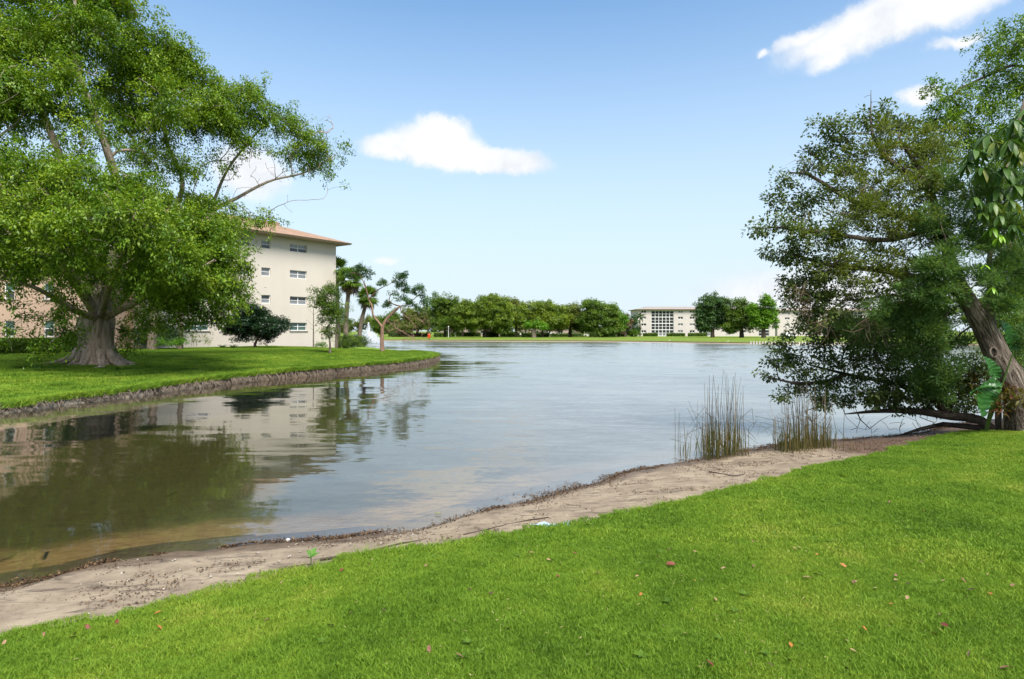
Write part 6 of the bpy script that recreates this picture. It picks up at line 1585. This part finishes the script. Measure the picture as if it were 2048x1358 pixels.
def litter():
    debris = leaf_mat('debris', (0.035, 0.022, 0.014), (0.10, 0.058, 0.03), (0.22, 0.14, 0.07), .1, .8, .2)
    shell = leaf_mat('shell', (0.16, 0.13, 0.10), (0.30, 0.26, 0.21), (0.55, 0.51, 0.46), 0.0, .6, .3)
    W = catmull(near_W, 4000); W = W[(W[:, 0] > -7) & (W[:, 0] < 12)]
    k = 15000; i = rng.integers(0, len(W) - 1, k); d = nrm(np.gradient(W, axis=0)); nn = np.c_[d[:, 1], -d[:, 0]]
    amp = 0.045 + .16 * np.maximum(vnoise(W, .8, 51), 0) + .05 * (W[:, 0] > 3); P = W[i] + nn[i] * (rng.normal(0.25, 1, k) * amp[i])[:, None]
    keep = vnoise(P, 1.6, 52) + .55 * vnoise(P, 4.5, 53) + .5 * rng.random(k) + .5 * (P[:, 0] > -1) > .2; P = P[keep]; k = len(P)
    P = np.c_[P, np.maximum(beach_z(P), 0.0) + .006 + .01 * rng.random(k)]
    chips('wrack_line', P, .034, np.clip(rng.normal(.4, .28, k), 0, 1), debris, 'line of brown plant debris washed up along the water edge')
    # thin dark strands higher on the sand
    jx = np.where((near_L[:, 0] > -7) & (near_L[:, 0] < 12))[0]; NN = 22000; j = rng.choice(jx, NN); t = np.clip(rng.beta(1.3, 1.5, NN), .03, .97); P = near_L[j] * (1 - t[:, None]) + near_W[j] * t[:, None] + rng.normal(0, .05, (NN, 2)); keep = (P[:, 0] > -7) & (P[:, 0] < 12) & (vnoise(P * [1, 2.2], 1.5, 61) + .5 * vnoise(P, 5.0, 63) + .35 * rng.random(NN) > .25); P = P[keep]
    chips('sand_litter', np.c_[P, beach_z(P) + .006], .032, np.clip(rng.normal(.35, .25, len(P)), 0, 1), debris, 'scattered dark leaf and twig scraps on the sand', .25, 3.0)
    j = rng.choice(jx, 1500); t = rng.random(1500); P = near_L[j] * (1 - t[:, None]) + near_W[j] * t[:, None]; keep = (P[:, 0] > -7) & (P[:, 0] < 10) & (vnoise(P, 1.0, 62) > -.1); P = P[keep]
    lumps('pebbles', np.c_[P, beach_z(P) + .002], .011, shell, 'small pale shell bits and pebbles on the sand')
    # sticks: px along the sand
    stick = M['stick']
    for pts, r, lb in (([(640, 1126), (730, 1112), (800, 1093), (860, 1082), (915, 1066)], .012, 'long dark stick lying along the middle of the sand strip'), ([(925, 1078), (985, 1062), (1040, 1050), (1095, 1040)], .014, 'weathered stick near the blue scrap at the lawn edge'),
                       ([(1135, 1010), (1175, 1012), (1210, 1006), (1250, 1000)], .008, 'thin dark twig on the pale sand right of the blue scrap'), ([(1420, 945), (1450, 952), (1470, 958), (1490, 953)], .01, 'crooked dark twig below the tall reed clump'), ([(560, 1150), (590, 1140), (625, 1136)], .01, 'short dark stick by the lawn edge near the small seedling')):
        P = np.array([onz(a, b, .12) for a, b in pts]); P[:, 2] = beach_z(P) + r * .7; P = catmull(P, 12) + np.c_[rng.normal(0, .008, (12, 2)), np.zeros(12)]; o0 = P[0].copy()
        tag(MB().tube(P - o0, np.linspace(r, r * .4, 12), 6).build('stick', stick, None, True, Vector(o0)), lb, 'stick', 'sticks on the sand')
    # blue scrap of plastic at the lawn edge
    c = onz(1100, 1053, .22); n = 9; V, Fc = [], []
    for i in range(n):
        for jj in range(5): V.append((-.22 + .44 * i / (n - 1), -.06 + .12 * jj / 4 + .02 * math.sin(i), .02 + .025 * math.sin(i * 1.3 + jj) + .01 * rng.random()))
    tag(obj('plastic_scrap', mesh_np('plastic_scrap', V, grid_faces(n, 5), M['blue_scrap'], True), None, Vector((c[0], c[1], float(beach_z([c])[0]) + .01))), 'crumpled pale blue plastic scrap where the sand meets the lawn', 'scrap')
    # white float and a drifting leaf in the water
    for px, py, nm, mt, lb, s in ((576, 1084, 'float', 'white_paint', 'small white float at the water edge', .03), (876, 1030, 'drifting_leaf', 'fallen_yellow', 'greenish leaf drifting near the sand', .05)):
        p = onz(px, py, .0)
        if nm == 'float':
            z = np.array([-.6, -.3, .2, .7, 1.0]) * s; tag(MB().tube(np.c_[np.zeros(5), np.zeros(5), z], np.array([.35, .8, 1.0, .6, .15]) * s, 10).build('float', M[mt], None, True, Vector(p + [0, 0, .012])), lb, 'float')
        else:
            tag(obj('drifting_leaf', leaf_shape(), None, Vector(p + [0, 0, .012])), lb, 'leaf').scale = (.09, .09, .09)
            bpy.data.objects['drifting_leaf'].data = leaf_meshes['olive']
    # seedling with broad leaves
    p = onz(620, 1138, .24); R = empty('seedling', p); tag(R, 'small broad leaved seedling at the edge of the grass', 'plant')
    for a, l, el in ((2.2, .13, .9), (.4, .12, .7), (3.6, .1, .5), (5.2, .1, .6), (1.2, .14, 1.1)):
        o = obj('leaf', leaf_meshes['green'], R, Vector((math.cos(a) * .04, math.sin(a) * .04, .08 + .05 * el))); o.rotation_euler = (.3, -el * .5, a); o.scale = (l * .75, l * .75, l * .75)
    MB().tube([(0, 0, -.05), (.01, 0, .08), (0, .01, .16)], [.006, .005, .003], 5, False).build('stem', M['stalk'], R)

M['stick'] = bark_mat('stick', (0.03, 0.022, 0.017), (0.12, 0.09, 0.07), 25, .5)
M['blue_scrap'] = plain('blue_scrap', (0.36, 0.47, 0.55), .35, .15, 20, .5)
def leaf_shape(mat=None):
    V, Fc = [], []; n = 7
    for i in range(n + 1):
        t = i / n; w = .24 * math.sin(math.pi * min(1, .06 + t * .94)) ** .85; z = .10 * math.sin(t * 3.0) ; c = .07
        V += [(t - .5, -w, z + c), (t - .5, 0, z), (t - .5, w, z + c)]
    for i in range(n): a = i * 3; Fc += [(a, a + 1, a + 4, a + 3), (a + 1, a + 2, a + 5, a + 4)]
    return mesh_np('fallen_leaf', V, np.array(Fc), mat, True)
leaf_cols = {'red': (0.15, 0.04, 0.025), 'pink': (0.20, 0.095, 0.065), 'tan': (0.27, 0.175, 0.09), 'orange': (0.30, 0.125, 0.025), 'yellow': (0.36, 0.23, 0.05), 'brown': (0.07, 0.038, 0.024), 'olive': (0.20, 0.19, 0.04), 'green': (0.07, 0.17, 0.02)}
leaf_meshes = {}
for k_, c_ in leaf_cols.items():
    M['fallen_' + k_] = plain('fallen_' + k_, c_, .55, .25, 30.0, .3); leaf_meshes[k_] = leaf_shape(M['fallen_' + k_])
litter()

M['root_strand'] = plain('root_strand', (0.19, 0.155, 0.12), 0.9, 0.45, 5.0, 0.1)
def bank_roots():
    T_ = catmull(np.c_[pen_T, pen_Tz], 4000); Wl = catmull(pen_W, 4000); ok = (T_[:, 1] > 14) & (T_[:, 1] < 60) & (T_[:, 0] > -22); idx = np.where(ok)[0]
    mb_v, mb_q, off = [], [], 0
    for i in rng.choice(idx, 1500):
        a = np.r_[T_[i, :2], T_[i, 2] - .02]; j = min(len(Wl) - 1, max(0, i + int(rng.normal(0, 6)))); b = np.r_[Wl[j] + (Wl[j] - T_[j, :2]) * rng.uniform(.1, .5), rng.uniform(-.05, .12)]
        m = (a + b) / 2 + np.r_[(Wl[i] - T_[i, :2]) * .25, .05] + rng.normal(0, .03, 3)
        v, q, _ = tube(np.array([a, m, b]), np.array([.014, .011, .006]) * rng.uniform(.6, 1.6), 4); mb_v.append(v); mb_q.append(q + off); off += len(v)
    tag(obj('bank_roots', mesh_np('bank_roots', np.vstack(mb_v), np.vstack(mb_q), M['root_strand'], True)), 'matted pale roots hanging down the bank across the inlet', None, None, 'stuff')
bank_roots()

def lawn_litter():
    # dry thatch slivers and a few broad-leaved weeds among the blades
    def spots(n):
        P = np.c_[rng.uniform(-6, 14, n), rng.uniform(1.5, 14, n)]; return P[(np.abs(P[:, 0]) < P[:, 1] + 1) & (poly_dist(P, near_L) > .08)]
    P = spots(9000); P = P[vnoise(P, .8, 71) + .5 * rng.random(len(P)) > .05]
    chips('dry_thatch', np.c_[P, lawn_z(P) + .012 + .012 * rng.random(len(P))], .03, np.clip(rng.normal(.6, .2, len(P)), 0, 1), leaf_mat('thatch', (0.16, 0.10, 0.05), (0.33, 0.26, 0.12), (0.5, 0.42, 0.24), .1, .8, .2), 'dry straw coloured thatch bits in the lawn', .4, 8.0)
    P = spots(420); P = P[vnoise(P, .6, 72) > -.1]; k = 7; C = np.repeat(P, k, 0); a = np.tile(np.arange(k) * 6.283 / k, len(P)) + rng.normal(0, .3, len(C)); n = len(C)
    z = np.repeat(lawn_z(P), k) + .012
    o = obj('weeds', leaf_mesh('weeds', np.c_[C, z], np.c_[np.cos(a), np.sin(a), .35 + .2 * rng.random(n)], np.tile([0, 0, 1.0], (n, 1)), .045 * (.6 + .7 * rng.random(n)), .022, np.clip(rng.normal(.5, .2, n), 0, 1), M['weed_leaf'])); tag(o, 'small broad leaved weeds scattered in the lawn', None, None, 'stuff')
M['weed_leaf'] = leaf_mat('weed_leaf', (0.06, 0.13, 0.012), (0.10, 0.19, 0.018), (0.16, 0.25, 0.03), .35)
lawn_litter()

def fallen_leaves():
    spots = [(1418, 1326, 'red', 1.3), (1015, 1258, 'pink', 1.2), (859, 1297, 'pink', 1.1), (919, 1312, 'pink', 1.1), (533, 1240, 'pink', 1), (683, 1140, 'red', 1), (738, 1128, 'red', .8), (852, 1130, 'pink', .8), (316, 1225, 'orange', 1.2), (318, 1254, 'orange', 1.0), (148, 1270, 'yellow', 1.4), (176, 1254, 'red', 1.4), (232, 1244, 'red', 1.1), (330, 1240, 'brown', 1),
             (42, 1278, 'red', 1.1), (88, 1268, 'pink', 1), (8, 1284, 'tan', 1), (564, 1164, 'tan', 1), (622, 1172, 'orange', .8), (1342, 1128, 'red', 1.8), (1447, 1136, 'tan', 1.1), (1281, 1188, 'orange', 1), (1116, 1152, 'red', 1.1), (1195, 1146, 'pink', .9), (1339, 1099, 'brown', 1), (1315, 1112, 'tan', .9), (1390, 1103, 'tan', .9), (1274, 1152, 'tan', 1), (1388, 1160, 'yellow', .8), (1353, 1058, 'tan', .9), (1150, 1106, 'red', .8), (1097, 1119, 'tan', .8), (1230, 1117, 'brown', .8),
             (1778, 1003, 'pink', 1.2), (1847, 1021, 'orange', .8), (1957, 1060, 'tan', 1.2), (1687, 1131, 'orange', 1.2), (1614, 1155, 'tan', 1.4), (1633, 1149, 'brown', 1.1), (1708, 1164, 'pink', 1.2), (1711, 1162, 'tan', .7), (1792, 1160, 'tan', 1.2), (1791, 1150, 'pink', .8), (1815, 1167, 'brown', 1), (1888, 1161, 'tan', 1), (1926, 1160, 'pink', 1.1), (1941, 1180, 'brown', 1.2), (1980, 1187, 'orange', 1.3), (1814, 1195, 'tan', 1.4), (1784, 1208, 'orange', 1.3), (1882, 1228, 'tan', 1.2), (1889, 1250, 'red', 1.3), (1867, 1268, 'yellow', 1.4), (1728, 1256, 'orange', .9), (1581, 1289, 'orange', 1), (1706, 1301, 'tan', 1.2), (1579, 1321, 'brown', 1.2), (2014, 1336, 'pink', 1.5), (1940, 1306, 'tan', 1.0), (1634, 1108, 'orange', .8), (1507, 1132, 'pink', .9), (1523, 1093, 'tan', .8), (1430, 1198, 'tan', 1), (1541, 1329, 'brown', .9), (1975, 1148, 'tan', .8), (1842, 1123, 'brown', 1), (1694, 1338, 'brown', 1), (2025, 1170, 'pink', .9), (1589, 1096, 'tan', .8), (662, 1250, 'brown', 1), (768, 1220, 'brown', .9), (702, 1226, 'brown', .8), (1062, 1104, 'tan', .8), (940, 1178, 'brown', .8), (983, 1186, 'brown', .9), (1505, 1082, 'pink', .8)]
    cnt = {}
    names = {'red': 'red', 'pink': 'faded pink', 'tan': 'dry tan', 'orange': 'orange', 'yellow': 'yellow', 'brown': 'dark brown'}
    for px, py, c, s in spots:
        Y = 6.0
        for _ in range(12):
            x = (px - 1024) / F * Y; z = float(lawn_z([(x, Y)])[0]) + .03; Y = (CH - z) * F / (py - HZ)
        x = (px - 1024) / F * Y; z = float(lawn_z([(x, Y)])[0]) + .028
        o = obj('fallen_leaf', leaf_meshes[c], None, Vector((x, Y, z))); o.rotation_euler = (rng.normal(0, .35), rng.normal(0, .3), rng.random() * 6.283)
        L = .044 * s * rng.uniform(.85, 1.15); o.scale = (L, L * rng.uniform(.8, 1.1), L)
        side = 'left part' if px < 700 else 'middle' if px < 1400 else 'right part'; band = 'near the sand edge' if poly_dist([(x, Y)], near_L)[0] < .7 else 'in the foremost grass' if py > 1235 else 'half way up the grass' if py > 1110 else 'far up the grass'
        size = 'large ' if s >= 1.3 else 'small ' if s <= .85 else ''
        lb = '%s%s fallen leaf %s, %s of the lawn' % (size, names[c], band, side)
        tag(o, lb, 'leaf', '%s%s leaves %s, %s' % (size, names[c], band, side)); cnt.setdefault(lb, []).append((px, o))
    ords = {2: ['left one of two', 'right one of two'], 3: ['leftmost of three', 'middle of three', 'rightmost of three']}
    for lb, lst in cnt.items():
        if len(lst) < 2: continue
        lst.sort(key=lambda q: q[0]); n = len(lst); word = ['first', 'second', 'third', 'fourth', 'fifth', 'sixth', 'seventh']
        for k, (_, o) in enumerate(lst): o['label'] = lb.replace(' of the lawn', '') + ', ' + (ords[n][k] if n in ords else word[k] + ' from left')
fallen_leaves()
